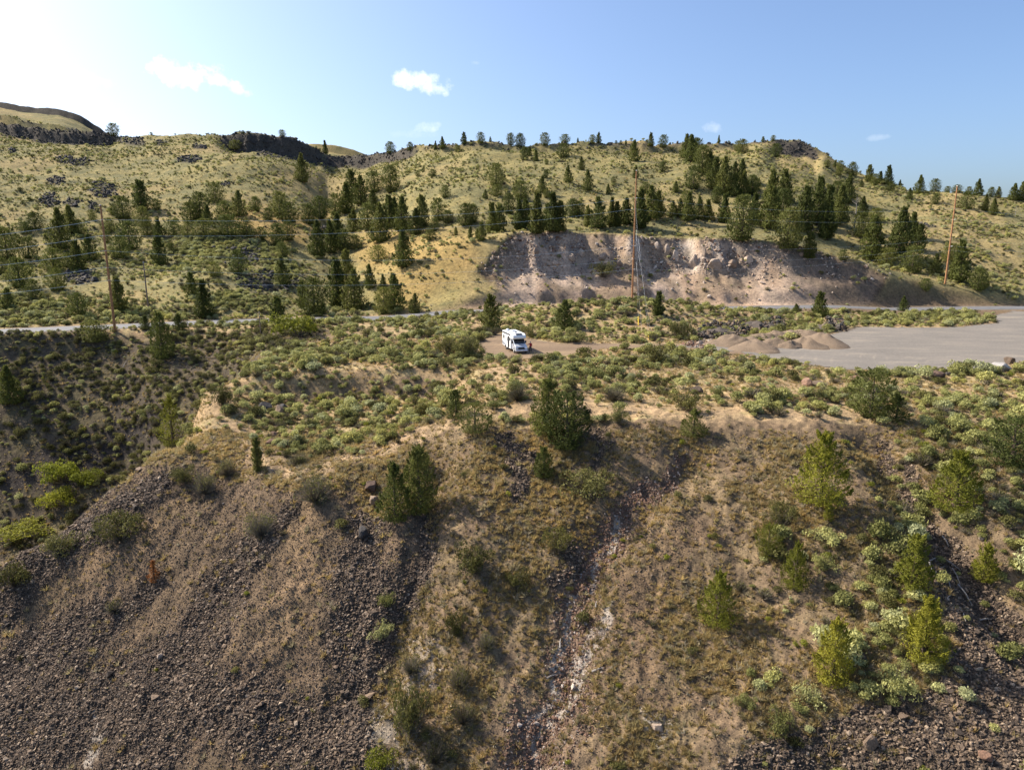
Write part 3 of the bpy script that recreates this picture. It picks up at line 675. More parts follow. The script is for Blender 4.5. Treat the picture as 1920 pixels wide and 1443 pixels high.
def gn_scatter(name, meshes, P, S, R, parent=None):
    """one object: a point for each plant or stone, the shapes set on the points"""
    n = len(P); me = bpy.data.meshes.new(name); me.vertices.add(n); me.vertices.foreach_set('co', np.asarray(P,np.float32).ravel())
    a = me.attributes.new('size','FLOAT_VECTOR','POINT'); a.data.foreach_set('vector', np.asarray(S,np.float32).ravel())
    a = me.attributes.new('turn','FLOAT_VECTOR','POINT'); a.data.foreach_set('vector', np.asarray(R,np.float32).ravel())
    a = me.attributes.new('pick','INT','POINT'); a.data.foreach_set('value', RNG.integers(0,len(meshes),n).astype(np.int32))
    ob = mobj(name, me, parent)
    ng = bpy.data.node_groups.new(name, 'GeometryNodeTree')
    ng.interface.new_socket('Geometry', in_out='INPUT', socket_type='NodeSocketGeometry'); ng.interface.new_socket('Geometry', in_out='OUTPUT', socket_type='NodeSocketGeometry')
    N = ng.nodes; L = ng.links; gi = N.new('NodeGroupInput'); go = N.new('NodeGroupOutput')
    jn = N.new('GeometryNodeJoinGeometry')
    for q in meshes:
        so = bpy.data.objects.new(q.name+'_source', q)
        oi = N.new('GeometryNodeObjectInfo'); oi.inputs['Object'].default_value = so; oi.inputs['As Instance'].default_value = True
        L.new(oi.outputs['Geometry'], jn.inputs[0])
    ip = N.new('GeometryNodeInstanceOnPoints'); ip.inputs['Pick Instance'].default_value = True
    def att(nm, ty):
        x = N.new('GeometryNodeInputNamedAttribute'); x.data_type = ty; x.inputs['Name'].default_value = nm
        return [o for o in x.outputs if o.enabled and o.name == 'Attribute'][0]
    e2r = N.new('FunctionNodeEulerToRotation'); L.new(att('turn','FLOAT_VECTOR'), e2r.inputs[0])
    L.new(gi.outputs[0], ip.inputs['Points']); L.new(jn.outputs[0], ip.inputs['Instance']); L.new(att('pick','INT'), ip.inputs['Instance Index'])
    L.new(e2r.outputs[0], ip.inputs['Rotation']); L.new(att('size','FLOAT_VECTOR'), ip.inputs['Scale']); L.new(ip.outputs[0], go.inputs[0])
    md = ob.modifiers.new('scatter','NODES'); md.node_group = ng
    return ob
def yaw(n, tilt=.12): return np.column_stack([RNG.normal(0,tilt,n), RNG.normal(0,tilt,n), RNG.uniform(0,6.283,n)])
def logn(n, med, sig, lo, hi): return np.clip(med*np.exp(RNG.normal(0,sig,n)), lo, hi)
def iso(s, z=1.0, jit=.15):
    n = len(s); return np.column_stack([s*RNG.uniform(1-jit,1+jit,n), s*RNG.uniform(1-jit,1+jit,n), s*z*RNG.uniform(1-jit,1+jit,n)])

# --- stones of the scree
dens_s = np.clip(Zscree*(4 + 10*fbm(Xg*.3,Yg*.3,3,101)) + S_dark*22 - S_brown*6, 0, None) + Zrock2*26 + Zgrav*2.0 + slope_fg*(.7+1.6*sstep(.45,.6,n2)) + Zrav*9
dens_s *= (1-.6*Zledge)*(1-.85*np.clip(Zpale,0,1))
dens_s = np.where(dens_s < .3, .25*(slope_fg > .2), dens_s)
def put_stones(P, ij, med, sig, meshes, name, keep, lo=.06, hi=.6):
    n = len(P); sz = logn(n, med, sig, lo, hi); P = P.copy()
    sz = sz*np.where(RNG.random(n) < .006, RNG.uniform(1.5,2.2,n), 1)
    sz = np.maximum(sz*(.62+.5*np.clip(S_dark[ij]+Zrock2[ij]+Zchute[ij],0,1))*(.85+.35*fbm(P[:,0]*.25,P[:,1]*.25,2,131)), .035); P[:,2] += sz*.25
    S = iso(sz, 1.0, .25); R = np.column_stack([RNG.uniform(-.6,.6,n), RNG.uniform(-.6,.6,n), RNG.uniform(0,6.28,n)])
    pu, pv = project(P[:,0], P[:,1], P[:,2])
    px = np.where((pu > 5) & (pu < 1915) & (pv < 1438), sz*F/P[:,1], 0)
    o = np.argsort(-px); big, rest = o[:keep], o[keep:]
    for k in big:
        q = bpy.data.objects.new('stone', meshes[k % len(meshes)]); q.location = P[k]; q.scale = S[k]; q.rotation_euler = R[k]; link(q, ground)
    ob = gn_scatter(name, meshes, P[rest], S[rest], R[rest], ground); ob['kind'] = 'stuff'
    return ob
P, ij = sample(dens_s, 130000); put_stones(P, ij, .086, .34, STONE, 'scree', 240)
P, ij = sample(Zchute*16*(1-.8*np.clip(Zpale,0,1)), 7000); put_stones(P, ij, .078, .32, REDST, 'chute_stones', 60)
P, ij = sample(Zpale*10+.3*Zchute, 1800); gn_scatter('pale_chips', PALE, P, iso(logn(len(P),.055,.4,.03,.2)), yaw(len(P),.5), ground)['kind'] = 'stuff'
P, ij = sample(Zscree*10 + Zgrav*9 + slope_fg*4.5 + Zchute*4, 60000); n = len(P); sz = logn(n, .05, .3, .03, .12); P[:,2] += sz*.3
gn_scatter('fine_gravel', STONE+REDST[:1], P, iso(sz), yaw(n,.5), ground)['kind'] = 'stuff'
# --- rimrock, outcrops
def set_stuff(name, meshes, dens, n, med, sig, lo, hi, zs, label, cat, parent=None, lift=.2, nogo=True, tilt=.5):
    P, ij = sample(dens, n, nogo=nogo); sz = logn(n, med, sig, lo, hi); P[:,2] += sz*lift
    ob = gn_scatter(name, meshes, P, iso(sz, zs, .25), yaw(n, tilt), parent)
    tag(ob, label, cat, kind='stuff'); return ob
set_stuff('rimrock', BASALT, rim**2, 2400, .38, .45, .2, 1.0, 1.1, 'jagged dark basalt blocks along the rim of the hill', 'rimrock', lift=.25, tilt=.25)
set_stuff('outcrop_rocks', BASALT, patches, 2200, .42, .45, .2, 1.1, .9, 'dark basalt outcrop rocks scattered on the left hillside', 'rocks')
set_stuff('quarry_rubble', REDST+PALE, Qmask*(.08+sstep(.5,.65,qn2)*sstep(8,14,QD)*2), 1500, .22, .5, .1, .8, .9, 'broken pinkish rubble lying on the quarry face', 'rubble')
set_stuff('quarry_ledges', QROCK, Qmask*sstep(9,13,QD)*sstep(.40,.58,fbm(Xg*.12+3,Yg*.1,3,141))*(1-.7*rt), 1000, .27, .45, .12, .8, 1.0, 'broken rock ledges in the upper quarry face', 'ledges', lift=-.05, tilt=.35)
# --- sagebrush
dens_b = benchz*(.20+.75*sstep(.36,.60,fbm(Xg*.13,Yg*.13,3,111)))*(1-.93*np.clip(Zledge,0,1))
bowl = area([(450,770),(520,705),(700,705),(840,712),(860,760),(760,835),(700,855),(560,860),(480,840)])
dens_b = np.maximum(dens_b, bowl*.8); dens_b = np.where(in_poly(U,V,[(980,600),(1240,560),(1640,575),(1600,615),(1240,640),(1000,625)])&(Yg<165), .5, dens_b)
dens_h = hillz*(Yg<480)*(1-Qmask)*(.045+.17*sstep(.42,.65,fbm(Xg*.06,Yg*.06,3,112)))*(1+1.2*((U<560)&(V>430))+5*in_poly(U,V,[(330,450),(420,428),(520,440),(560,500),(540,570),(400,575),(320,540)])+.6*(U>1650))*(1-rim)
dens_h = dens_h + Qmask*.03
dens_v = ravine*.60*sstep(.3,.6,fbm(Xg*.15,Yg*.15,3,113))
dens_r = slope_fg*sstep(1640,1760,U+40*(n2-.5)+ .25*(V-850))*(1-Zrock2*.85)*.95 + slope_fg*sstep(1360,1460,U)*(1-sstep(1640,1760,U))*sstep(960,1060,V)*(1-Zrock2*.8)*.30
dens_f = slope_fg*.055*(1-Zscree*.8)*(1-Zrock2*.7)
island = in_poly(U,V,[(1600,612),(1640,588),(1800,583),(1860,594),(1870,606),(1790,612)])
dens_b = np.where(island & (Yg<185), .7, dens_b)
PB, ijb = sample(dens_b + dens_r); PHl, ijh = sample(dens_h, 17000)
nb = len(PB)
szb = logn(nb, .60, .46, .22, 1.7); szh = logn(len(PHl), .62, .42, .25, 1.6)
pu, pv = project(PB[:,0], PB[:,1], PB[:,2]+.3)
px = np.where((pu > 8)&(pu < 1912)&(pv < 1435), szb*F/PB[:,1], 0); o = np.argsort(-px); big, rest = o[:300], o[300:]
LM = [(965,640,'the white motorhome'),(1050,780,'the central double juniper'),(765,910,'the pair of junipers below the ledge'),(870,785,'two small junipers above the middle ledge'),(1635,740,'the juniper on the right bench edge'),(1300,790,'the low juniper on the bench edge'),
      (1537,870,'the large loose juniper'),(1490,1060,'the bright juniper beside pale sage'),(1710,1050,'the upper pointed juniper'),(1730,1180,'the lower pointed juniper'),(1560,1220,'the pointed juniper in the scree'),(1790,900,'the spreading juniper on the right slope'),(1895,830,'the juniper at the right edge'),
      (1870,685,'the pale boulder by the lot'),(1757,700,'the reddish boulder by the lot'),(1512,714,'the brown boulder in the sage'),(1430,640,'the tan gravel piles'),(560,610,'the yellow-green bush by the road'),(484,850,'the very narrow young juniper'),(325,800,'the thin brownish juniper'),(510,820,'the brown boulders in the hollow'),(575,790,'the reddish boulder in the hollow'),
      (1235,665,'the dark bush by the dirt track'),(1785,1090,'the heap of dead logs'),(1845,1050,'the thin young juniper by the logs'),(1100,900,'the wide dark olive bush'),(700,692,'the left terrace edge'),(1475,770,'the bare right ledge'),(690,625,'the round bush on the left terrace')]
rel = {}
for k in big:
    dists = [math.hypot(pu[k]-a, (pv[k]-b_)*1.4) for (a, b_, _) in LM]; q = int(np.argmin(dists)); dx_, dy_ = pu[k]-LM[q][0], (pv[k]-LM[q][1])*1.4
    side = ('right of' if dx_ > 0 else 'left of') if abs(dx_) > abs(dy_) else ('in front of' if dy_ > 0 else 'behind')
    rel.setdefault((q, side), []).append((dists[q], k))
NTH = ['nearest']+[w_+' nearest' for w_ in ORD[1:]]
for (q, side), L_ in rel.items():
    for r_, (_, k) in enumerate(sorted(L_)):
        o_ = bpy.data.objects.new('sagebrush', SAGE[k % 4]); o_.location = PB[k]; sx = szb[k]; o_.scale = (sx, sx, sx*random.uniform(.85,1.2)); o_.rotation_euler = (0,0,random.uniform(0,6.28)); link(o_)
        nth = NTH[r_] if r_ < 30 else 'farther than the thirtieth'
        tag(o_, 'grey-green sagebrush %s %s, %s' % (side, LM[q][2], nth), 'sagebrush', 'sagebrush bushes on the bench and right slope')
PP = np.concatenate([PB[rest], PHl]); SS = np.concatenate([szb[rest], szh])
ob = gn_scatter('sagebrush_cover', SAGE, PP, iso(SS, 1.0), yaw(len(PP))); tag(ob, 'small grey-green sagebrush dotted over the bench and hillside', 'sagebrush', kind='stuff')
dens_d = dens_b*.34 + dens_h*.22 + dens_v*1.4 + dens_r*.35 + dens_f*.6
P, _ = sample(dens_d); n = len(P); sz = logn(n, .62, .38, .3, 1.5)
ob = gn_scatter('bitterbrush_cover', DULL+TWIG, P, iso(sz, 1.0), yaw(n)); tag(ob, 'olive brown bitterbrush scattered among the sagebrush', 'brush', kind='stuff')
P, _ = sample(dens_v*.9+dens_h*.1); n = len(P); ob = gn_scatter('gully_brush', SAGE+DULL, P, iso(logn(n,.6,.35,.3,1.3), 1.0), yaw(n)); tag(ob, 'mixed brush covering the bank of the left gully', 'brush', kind='stuff')
P, _ = sample(dens_b*.045+dens_f*.5+dens_r*.1+dens_v*.05); n = len(P); ob = gn_scatter('rabbitbrush_cover', LIME, P, iso(logn(n,.38,.3,.2,.8), 1.0), yaw(n)); tag(ob, 'small yellow-green rabbitbrush clumps on the slope', 'brush', kind='stuff')
# --- dry grass
dens_g = slope_fg*(1-.95*np.clip(Zscree*1.1,0,1))*(1-.85*np.clip(Zrock2,0,1))*(1-.8*Zchute)*(1-.85*Zgrav)*(1.4+7*sstep(.36,.60,fbm(Xg*.22,Yg*.22,3,121))) + benchz*1.1*(Yg<125)*(1-.85*np.clip(Zledge,0,1)) + ravine*.5 + Zscree*.25*(1-S_dark)
dens_g = dens_g*(1-.6*np.clip(Zledge,0,1)); P, _ = sample(dens_g, 52000); n = len(P); ob = gn_scatter('dry_grass', TUFT, P, iso(logn(n,.32,.38,.14,.75), .85), yaw(n,.25)); tag(ob, 'golden dry bunch grass over the slope and bench', 'grass', kind='stuff')
P, _ = sample(hillz*(Yg<330)*(1-Qmask), 9000); n = len(P); ob = gn_scatter('hill_grass', TUFT, P, iso(logn(n,.55,.35,.25,1.1), .6), yaw(n,.25)); tag(ob, 'golden dry grass over the hillside', 'grass', kind='stuff')

# ------------------------------------------------------------------ trees
def add_tree(u, v, h, wd, label, group, kinds, pick=None, name='juniper_tree', widen=1.0):
    p = place(u, v); d = depth_of(p)
    hm = h/F*d/CS; wm = wd/F*d*widen
    if pick is None:
        ratio = wm/hm; c = sorted(range(len(kinds)), key=lambda k: abs(math.log(kinds[k][1]/ratio)) + random.uniform(0,.25)); pick = c[0]
    (crown, trunk), wk, st = kinds[pick]
    e = empty(name, (p[0], p[1], p[2]-.1), random.uniform(0, 6.28)); s_ = wm/wk
    e.scale = (s_, s_, hm)
    tag(e, label, 'tree', group)
    c = bpy.data.objects.new('crown', crown); link(c, e); t = bpy.data.objects.new('trunk', trunk); link(t, e)
    return e
def Rg(k, x, y):
    return ((x/3, 160+y/3) if k == 1 else (640+x/3, 220+y/3) if k == 2 else (1280+x/3, 220+y/3))
GROVES = [
 ('on the left skyline above the dark rimrock', 1, [(635,252,68,75),(1588,285,35,45),(1368,272,18,25),(1830,382,72,40),(1778,328,15,14),(1798,332,15,14)]),
 ('high on the left hillside below the rimrock', 1, [(1700,545,140,75),(1325,360,45,60),(800,700,145,90),(880,700,55,45),(695,750,110,100),(640,728,55,38),(520,755,50,40),(1215,660,100,85),(1345,735,125,80),(1440,710,75,50)]),
 ('in the upper belt left of the wooded draw', 1, [(1130,760,140,90),(1075,772,100,90),(1170,785,100,60),(1265,775,110,80),(1575,745,130,80),(1510,757,60,55),(1625,772,100,95),(1740,782,100,70),(1800,748,110,90),(1890,735,110,70)]),
 ('in the lower belt left of the wooded draw', 1, [(805,795,100,70),(830,848,90,70),(895,862,100,60),(980,852,85,90),(1060,852,80,60),(1150,852,90,110),(1285,852,110,120),(1390,852,85,80),(1470,872,68,55),(1560,907,115,75),(1620,872,100,70)]),
 ('behind the overhead wires at the far left', 1, [(200,812,85,85),(345,920,200,120),(400,832,140,60),(445,842,78,60),(140,837,62,55),(45,982,160,110),(165,972,105,90),(440,1042,150,75),(305,1042,112,110),(505,985,130,80),(385,1022,72,50)]),
 ('beside the tall left pole on the lower hillside', 1, [(620,827,72,60),(605,887,62,42),(730,922,140,110),(680,972,112,90),(900,1012,155,78),(965,942,52,40),(670,1272,175,80)]),
 ('above the road at the far left', 1, [(15,1062,82,60),(115,1137,150,100),(320,1152,112,90),(190,1205,100,70),(50,1252,100,60),(445,1302,122,90)]),
 ('on the sage hummock above the left road', 1, [(1345,1062,122,80),(1205,1072,72,60),(1080,1192,125,70),(1150,1307,190,90),(1590,1122,140,90),(1590,962,72,60)]),
 ('at the foot of the wooded draw', 1, [(1770,1292,190,130),(1705,1252,140,60),(1900,1252,250,100),(1790,962,180,90),(1860,942,165,85),(1900,905,165,80)]),
 ('along the skyline over the middle of the hill', 2, [(275,187,62,60),(388,187,46,40),(530,180,45,25),(568,177,66,45),(690,152,65,45),(785,147,60,55),(838,136,30,20),(952,152,66,50),(1005,152,72,65),(1145,160,70,65),(1258,142,46,65),(1330,142,26,16),(1412,150,50,40),(1447,142,56,40),(1545,150,20,16),(1572,152,22,18),(1600,154,26,18),(1740,162,72,45),(1810,168,66,62)]),
 ('high on the open middle slope below the skyline', 2, [(1645,247,112,82),(1250,227,76,86),(1030,242,72,56),(1058,217,52,36),(1095,247,62,36),(1155,267,32,26),(1350,297,72,50),(1275,367,92,66),(1385,412,112,76),(1150,342,46,36),(1805,307,56,46),(1655,342,66,46),(1530,377,42,36),(1500,432,56,36),(1880,422,62,42),(1710,427,62,56)]),
 ('halfway up the slope left of middle pole', 2, [(870,387,112,86),(875,442,56,62),(1010,462,92,86),(1130,422,82,52),(1155,452,42,36),(585,452,62,52),(515,332,36,36),(430,332,30,26),(280,422,132,82),(810,457,46,32),(460,308,22,20),(655,195,34,34)]),
 ('in the upper part of the wooded draw', 2, [(60,472,152,82),(30,542,152,82),(110,492,142,92),(185,422,102,92),(180,522,102,62),(150,632,132,82),(70,642,110,70),(20,752,110,70),(85,742,72,52)]),
 ('in the right side of the wooded draw', 2, [(220,702,192,112),(270,622,162,72),(345,642,172,92),(300,602,132,62),(420,662,132,82),(455,612,152,82),(525,637,62,52),(545,582,112,72),(600,592,62,56)]),
 ('around the grassy spur above the road', 2, [(210,812,82,92),(350,842,192,102),(495,692,62,42),(30,952,182,92),(75,1082,202,122),(240,1102,132,92),(300,1082,182,112),(415,1102,102,62),(160,962,122,62),(235,962,72,42)]),
 ('above the left half of the quarry', 2, [(700,612,112,82),(740,592,92,62),(645,662,42,22),(725,682,62,26),(790,692,92,46),(765,682,52,26),(850,652,152,62),(890,642,132,72),(940,542,102,62),(1000,632,152,62),(1035,622,142,62),(1100,652,202,82),(1160,622,122,62),(1190,642,192,92),(1230,642,152,72)]),
 ('above the quarry behind the middle pole', 2, [(1300,562,92,62),(1340,562,82,52),(1385,612,102,42),(1445,622,152,92),(1520,612,142,52),(1550,612,122,52),(1600,602,132,62),(1680,622,192,82),(1740,572,162,102),(1780,562,132,72),(1865,562,82,52),(1905,562,92,56)]),
 ('on the rocky right end of the skyline', 3, [(37,140,24,18),(203,137,42,20),(260,132,18,20),(452,135,32,26),(508,132,30,32)]),
 ('just under the rocky right end of the hilltop', 3, [(335,207,72,56),(310,192,52,40),(522,224,66,56)]),
 ('in the long grove climbing to the hilltop', 3, [(45,252,132,82),(20,222,110,60),(75,232,100,60),(110,312,132,82),(150,332,122,72),(60,402,112,82),(180,402,152,92),(230,432,182,92),(290,352,90,56),(330,362,112,52),(340,442,122,72),(290,442,112,66),(390,432,92,62),(412,412,62,52)]),
 ('above the right half of the quarry cut', 3, [(230,592,142,62),(30,582,142,72),(90,572,112,62),(140,577,102,62),(20,482,62,50),(190,482,80,50),(330,692,222,132),(400,602,152,72)]),
 ('in the tall stand right of the quarry cut', 3, [(490,622,202,112),(500,472,152,82),(570,482,162,82),(560,562,140,90),(590,742,202,132),(680,642,222,92),(755,602,232,82),(805,682,262,82),(880,602,192,92),(930,482,142,72),(870,452,82,62),(710,792,132,72)]),
 ('between the tall stand and right pole', 3, [(1000,672,122,82),(1010,562,102,62),(1060,802,222,102),(1085,592,72,66),(1215,782,242,122),(1290,682,132,62),(1325,752,132,72),(1290,872,132,112),(1145,837,92,92),(900,802,52,46)]),
 ('near the right pole above the road', 3, [(1500,812,92,72),(1550,922,202,92),(1420,882,102,62),(1660,972,112,82),(1365,967,56,56)]),
 ('along the right descending skyline', 3, [(812,282,42,36),(855,277,32,24),(885,302,56,52),(952,327,72,62),(1047,362,92,56),(1080,382,62,62),(1110,372,66,42),(1155,377,102,62),(1222,377,36,22),(1330,432,102,76),(1420,402,72,66),(1490,402,34,40),(1540,422,44,62),(1610,420,40,40),(1660,437,87,66),(1735,437,52,42),(1775,442,57,42),(1860,467,92,72),(1905,467,102,62)]),
 ('on the open grass below the right skyline', 3, [(878,327,42,46),(1170,417,56,52),(1275,462,62,46),(1005,392,42,32),(1420,487,57,57),(1595,517,97,97),(1700,527,92,46),(1745,547,87,62)]),
]
for where, reg, L_ in GROVES:
    L_ = sorted(L_, key=lambda q: q[0])
    hs = sorted(q[2] for q in L_)
    for k, (x, y, h, w_) in enumerate(L_):
        u, v = Rg(reg, x, y)
        size = 'tall' if h >= hs[-1]*.8 else 'small' if h <= hs[-1]*.45 else 'medium'
        shape = 'narrow' if w_ < .45*h else 'broad' if w_ > .85*h else 'dark'
        pos = 'leftmost' if k == 0 else 'rightmost' if k == len(L_)-1 else ORD[k]+' from the left'
        sky_ = 'skyline' in where; add_tree(u, v, h/3*(1.0 if sky_ else 1.1), w_/3, '%s %s juniper %s, %s' % (size, shape, where, pos), 'junipers '+where, JF, widen=.92 if sky_ else 1.24)
# bare grey trees
def dead_tree(u, v, h, label):
    p = place(u, v); hm = h/F*depth_of(p); e = empty('dead_tree', (p[0],p[1],p[2]-.1), random.uniform(0,6)); e.scale = (hm,hm,hm); tag(e, label, 'tree')
    seg = [((0,0,0),(.02,0,.55),.022,.014),((.02,0,.55),(0,.01,1),.014,.003)]
    v_, f_ = tubes(seg); mobj('trunk', mesh_np('trunk', v_, f_, M['deadwood']), e)
    for k in range(9):
        a = random.uniform(0,6.28); z0 = random.uniform(.25,.85); l = (1-z0)*.35+.08
        v_, f_ = tubes([((.01,0,z0),(math.cos(a)*l,math.sin(a)*l,z0+l*.6),.008,.002)], 4); mobj('branch', mesh_np('branch', v_, f_, M['deadwood']), e)
dead_tree(*Rg(3,965,622), 60, 'bare grey dead tree standing among the junipers right of the quarry')
dead_tree(*Rg(3,1870,557), 22, 'small bare dead tree on the open grass near the right edge')
dead_tree(*Rg(2,342,312), 22, 'bare grey dead tree at the head of the draw')

# junipers on the bench and the near slope, each its own
NEARJ = [
 (920,617,64,42,'dense dark conical juniper just behind the motorhome',JF,0),(1058,617,54,46,'bushy dark juniper behind and to the right of the motorhome',JF,1),
 (1233,590,44,22,'small juniper on the berm to the right of the middle pole',JF,4),(1535,593,46,30,'dark conical juniper behind the gravel piles',JF,0),(1693,583,28,19,'small round-topped juniper on the sage island by the lot',JF,1),
 (1492,587,18,18,'very small juniper left of the one behind the gravel piles',JF,1),
 (305,672,86,38,'tall dark juniper below the left stretch of road',JN,2),(336,620,32,18,'small dark juniper at the edge of the left road',JN,3),(273,617,26,18,'little juniper on the road verge right of the left pole',JN,3),
 (522,615,58,32,'upright juniper beside the yellow-green bush at the road',JF,2),(325,832,92,56,'thin brownish juniper on the crest of the left spur',None,0),
 (484,882,66,15,'very narrow young juniper on the lower left ledge',JN,5),(742,972,112,54,'left juniper of the pair on the slope under the ledge',JN,1),(787,957,124,56,'right juniper of the pair on the slope under the ledge',JN,2),
 (786,875,46,32,'small juniper on the ledge just above the pair',JN,1),(855,782,54,40,'left of two small junipers above the middle ledge',JN,1),(890,808,56,50,'right of two small junipers above the middle ledge',JN,4),
 (1026,812,104,56,'left and taller half of the double juniper at the centre',JN,2),(1062,838,106,62,'right and bushier half of the double juniper at the centre',JN,0),(1020,892,58,32,'slim small juniper directly below the central double juniper',JN,2),
 (1300,815,52,44,'low bushy juniper on the bench edge right of centre',JN,1),(1633,780,90,60,'juniper standing on the right part of the bench edge',JN,0),(1680,788,50,40,'small juniper to the right of the one on the right bench edge',JN,1),
 (1537,940,136,98,'large loose juniper on the grassy slope right of centre',JN,1),(1440,1040,62,44,'bright green small juniper on the right slope, upper left one',JN,4),
 (1490,1098,88,52,'bright green juniper on the right slope beside pale sage',JN,1),(1345,1165,102,72,'bushy bright juniper alone on the grassy slope at lower right',JN,1),
 (1560,1275,130,68,'pointed bright juniper in the lower right among scree',JN,0),(1710,1100,106,62,'upper pointed juniper left of the dead logs',JN,3),(1730,1235,130,72,'lower pointed juniper left of the dead logs',JN,0),
 (1790,952,112,84,'spreading juniper on the upper right slope',JN,1),(1895,872,92,66,'juniper at the right edge of the picture on the upper slope',JN,0),(1845,1085,72,44,'thin young juniper to the right of the dead logs',JN,3),(1552,975,36,20,'tiny juniper under the large loose juniper',JN,2),
 (20,755,70,50,'juniper at the left edge on the gully bank',JF,1),(180,640,40,44,'round dark juniper below the road at left',JF,3),
]
for (u,v,h,w_,lab,kinds,pk) in NEARJ:
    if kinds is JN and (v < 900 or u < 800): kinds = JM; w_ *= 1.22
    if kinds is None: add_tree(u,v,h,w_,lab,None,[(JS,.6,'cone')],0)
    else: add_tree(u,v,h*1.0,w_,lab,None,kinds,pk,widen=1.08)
add_tree(290,1088,42,22,'small dead orange juniper on the dark scree',None,[(ORJ,.4,'cone')],0,'dead_juniper')

# ------------------------------------------------------------------ larger bushes one can pick out
BUSH = [
 (120,905,52,72,LIME,'bright yellow-green bush at the gully bottom, upper left of four'),(166,908,36,56,LIME,'bright yellow-green bush at the gully bottom, right of four'),(112,950,46,66,LIME,'bright yellow-green bush at the gully bottom, middle of four'),(40,1008,38,100,LIME,'bright yellow-green bush at the gully bottom, lowest of four'),
 (560,632,52,90,LIME,'yellow-green leafy bush beside the road'),(1100,925,56,100,DULL,'wide dark olive bush below the central double juniper'),(590,940,62,74,TWIG,'dark grey dry bush near the top of the left scree'),
 (490,1005,58,62,TWIG,'grey twiggy bush in the middle of the left scree'),(385,925,52,50,TWIG,'grey-green twiggy bush under the left spur crest'),(225,1015,62,80,DULL,'long olive grey bush on the scree ridge at left'),(110,1040,46,62,DULL,'olive bush on the scree ridge nearer the left edge'),(28,1098,52,60,DULL,'olive grey bush at the left edge on the scree'),
 (345,905,36,40,DULL,'small green bush on the soil under the left spur crest'),(425,890,40,44,TWIG,'grey bush left of the narrow young juniper'),(560,870,26,44,TWIG,'low grey bush on the lower left ledge'),
 (890,1075,62,74,DULL,'large olive bush on the grassy strip below centre'),(1045,1035,52,54,DULL,'olive bush left of the pale chute'),(968,1105,44,44,DULL,'small olive bush on the grassy strip'),(855,1190,48,38,DULL,'round olive bush with a shadow in the grassy strip'),(912,1215,38,38,TWIG,'grey bush right of the round olive bush'),
 (860,1290,58,52,TWIG,'grey-green bush lower in the grassy strip'),(770,1260,40,50,TWIG,'grey bush at the left side of the grassy strip'),(770,1375,112,76,DULL,'largest olive bush at the bottom of the grassy strip'),(868,1355,54,58,TWIG,'grey olive bush right of the largest one at bottom'),(815,1428,52,60,TWIG,'grey bush near the bottom edge'),(715,1440,40,60,LIME,'yellow-green low bush at the bottom edge'),
 (722,1135,36,34,SAGE,'pale sagebrush on the dark scree, upper of two'),(714,1195,38,42,SAGE,'pale sagebrush on the dark scree, lower of two'),(1395,1325,36,42,SAGE,'pale sagebrush at lower right, leftmost of three'),(1460,1375,58,54,SAGE,'pale sagebrush at lower right, lowest of three'),(1520,1315,38,54,SAGE,'pale sagebrush at lower right, rightmost of three'),
 (1680,1295,62,76,SAGE,'large pale sagebrush below the pointed junipers'),(1545,1015,36,66,SAGE,'pale sagebrush under the tiny juniper'),(1680,1035,50,66,SAGE,'blue-green sagebrush left of the dark chute'),(1548,1068,40,44,SAGE,'pale sagebrush right of the bright juniper'),(1465,985,52,50,DULL,'brown-olive bush on the right grassy slope'),
 (1290,770,44,60,DULL,'brown-olive bush on the bench edge above the low juniper'),(1160,795,34,40,DULL,'olive bush right of the double juniper'),(970,750,40,46,TWIG,'grey-olive bush on the bench left of the double juniper'),(1150,750,34,56,TWIG,'grey dry bush on the central bench edge'),
 (1805,700,26,30,DULL,'green bush at the front edge of the gravel lot'),(1030,660,0,0,None,''),(840,665,40,40,DULL,'olive bush left of the motorhome, taller one'),(880,670,46,50,DULL,'olive bush left of the motorhome, nearer one'),(835,690,24,30,DULL,'round olive bush in front of the left terrace'),(690,632,22,24,DULL,'round olive bush on the left terrace'),
 (1080,640,22,40,DULL,'olive bush to the right of the motorhome'),(995,632,26,34,DULL,'olive bush directly behind the motorhome'),(1235,680,40,56,DULL,'dark olive bush in front of the dirt track'),(1272,635,36,50,DULL,'dark olive bush left of the pale rubble'),(900,628,20,26,DULL,'olive bush at the foot of the conical juniper'),
 (420,765,46,36,DULL,'green bush on the west rim of the left terrace'),(1130,520,34,50,DULL,'dark bush clinging to the quarry face'),(1460,880,0,0,None,''),
]
for (u,v,h,w_,kind,lab) in BUSH:
    if kind is None: continue
    p = place(u, v); d = depth_of(p); fk = FINE['sage' if kind is SAGE else 'lime' if kind is LIME else 'dull' if kind is DULL else 'twig']; me_ = fk[int(u) % 2]
    q = bpy.data.objects.new('sagebrush' if kind is SAGE else 'rabbitbrush' if kind is LIME else 'bitterbrush', me_)
    q.location = (p[0],p[1],p[2]-.05); q.scale = (w_/F*d/1.55, w_/F*d/1.55, h/F*d/.95); q.rotation_euler = (0,0,random.uniform(0,6.28)); link(q); tag(q, lab, 'bush')

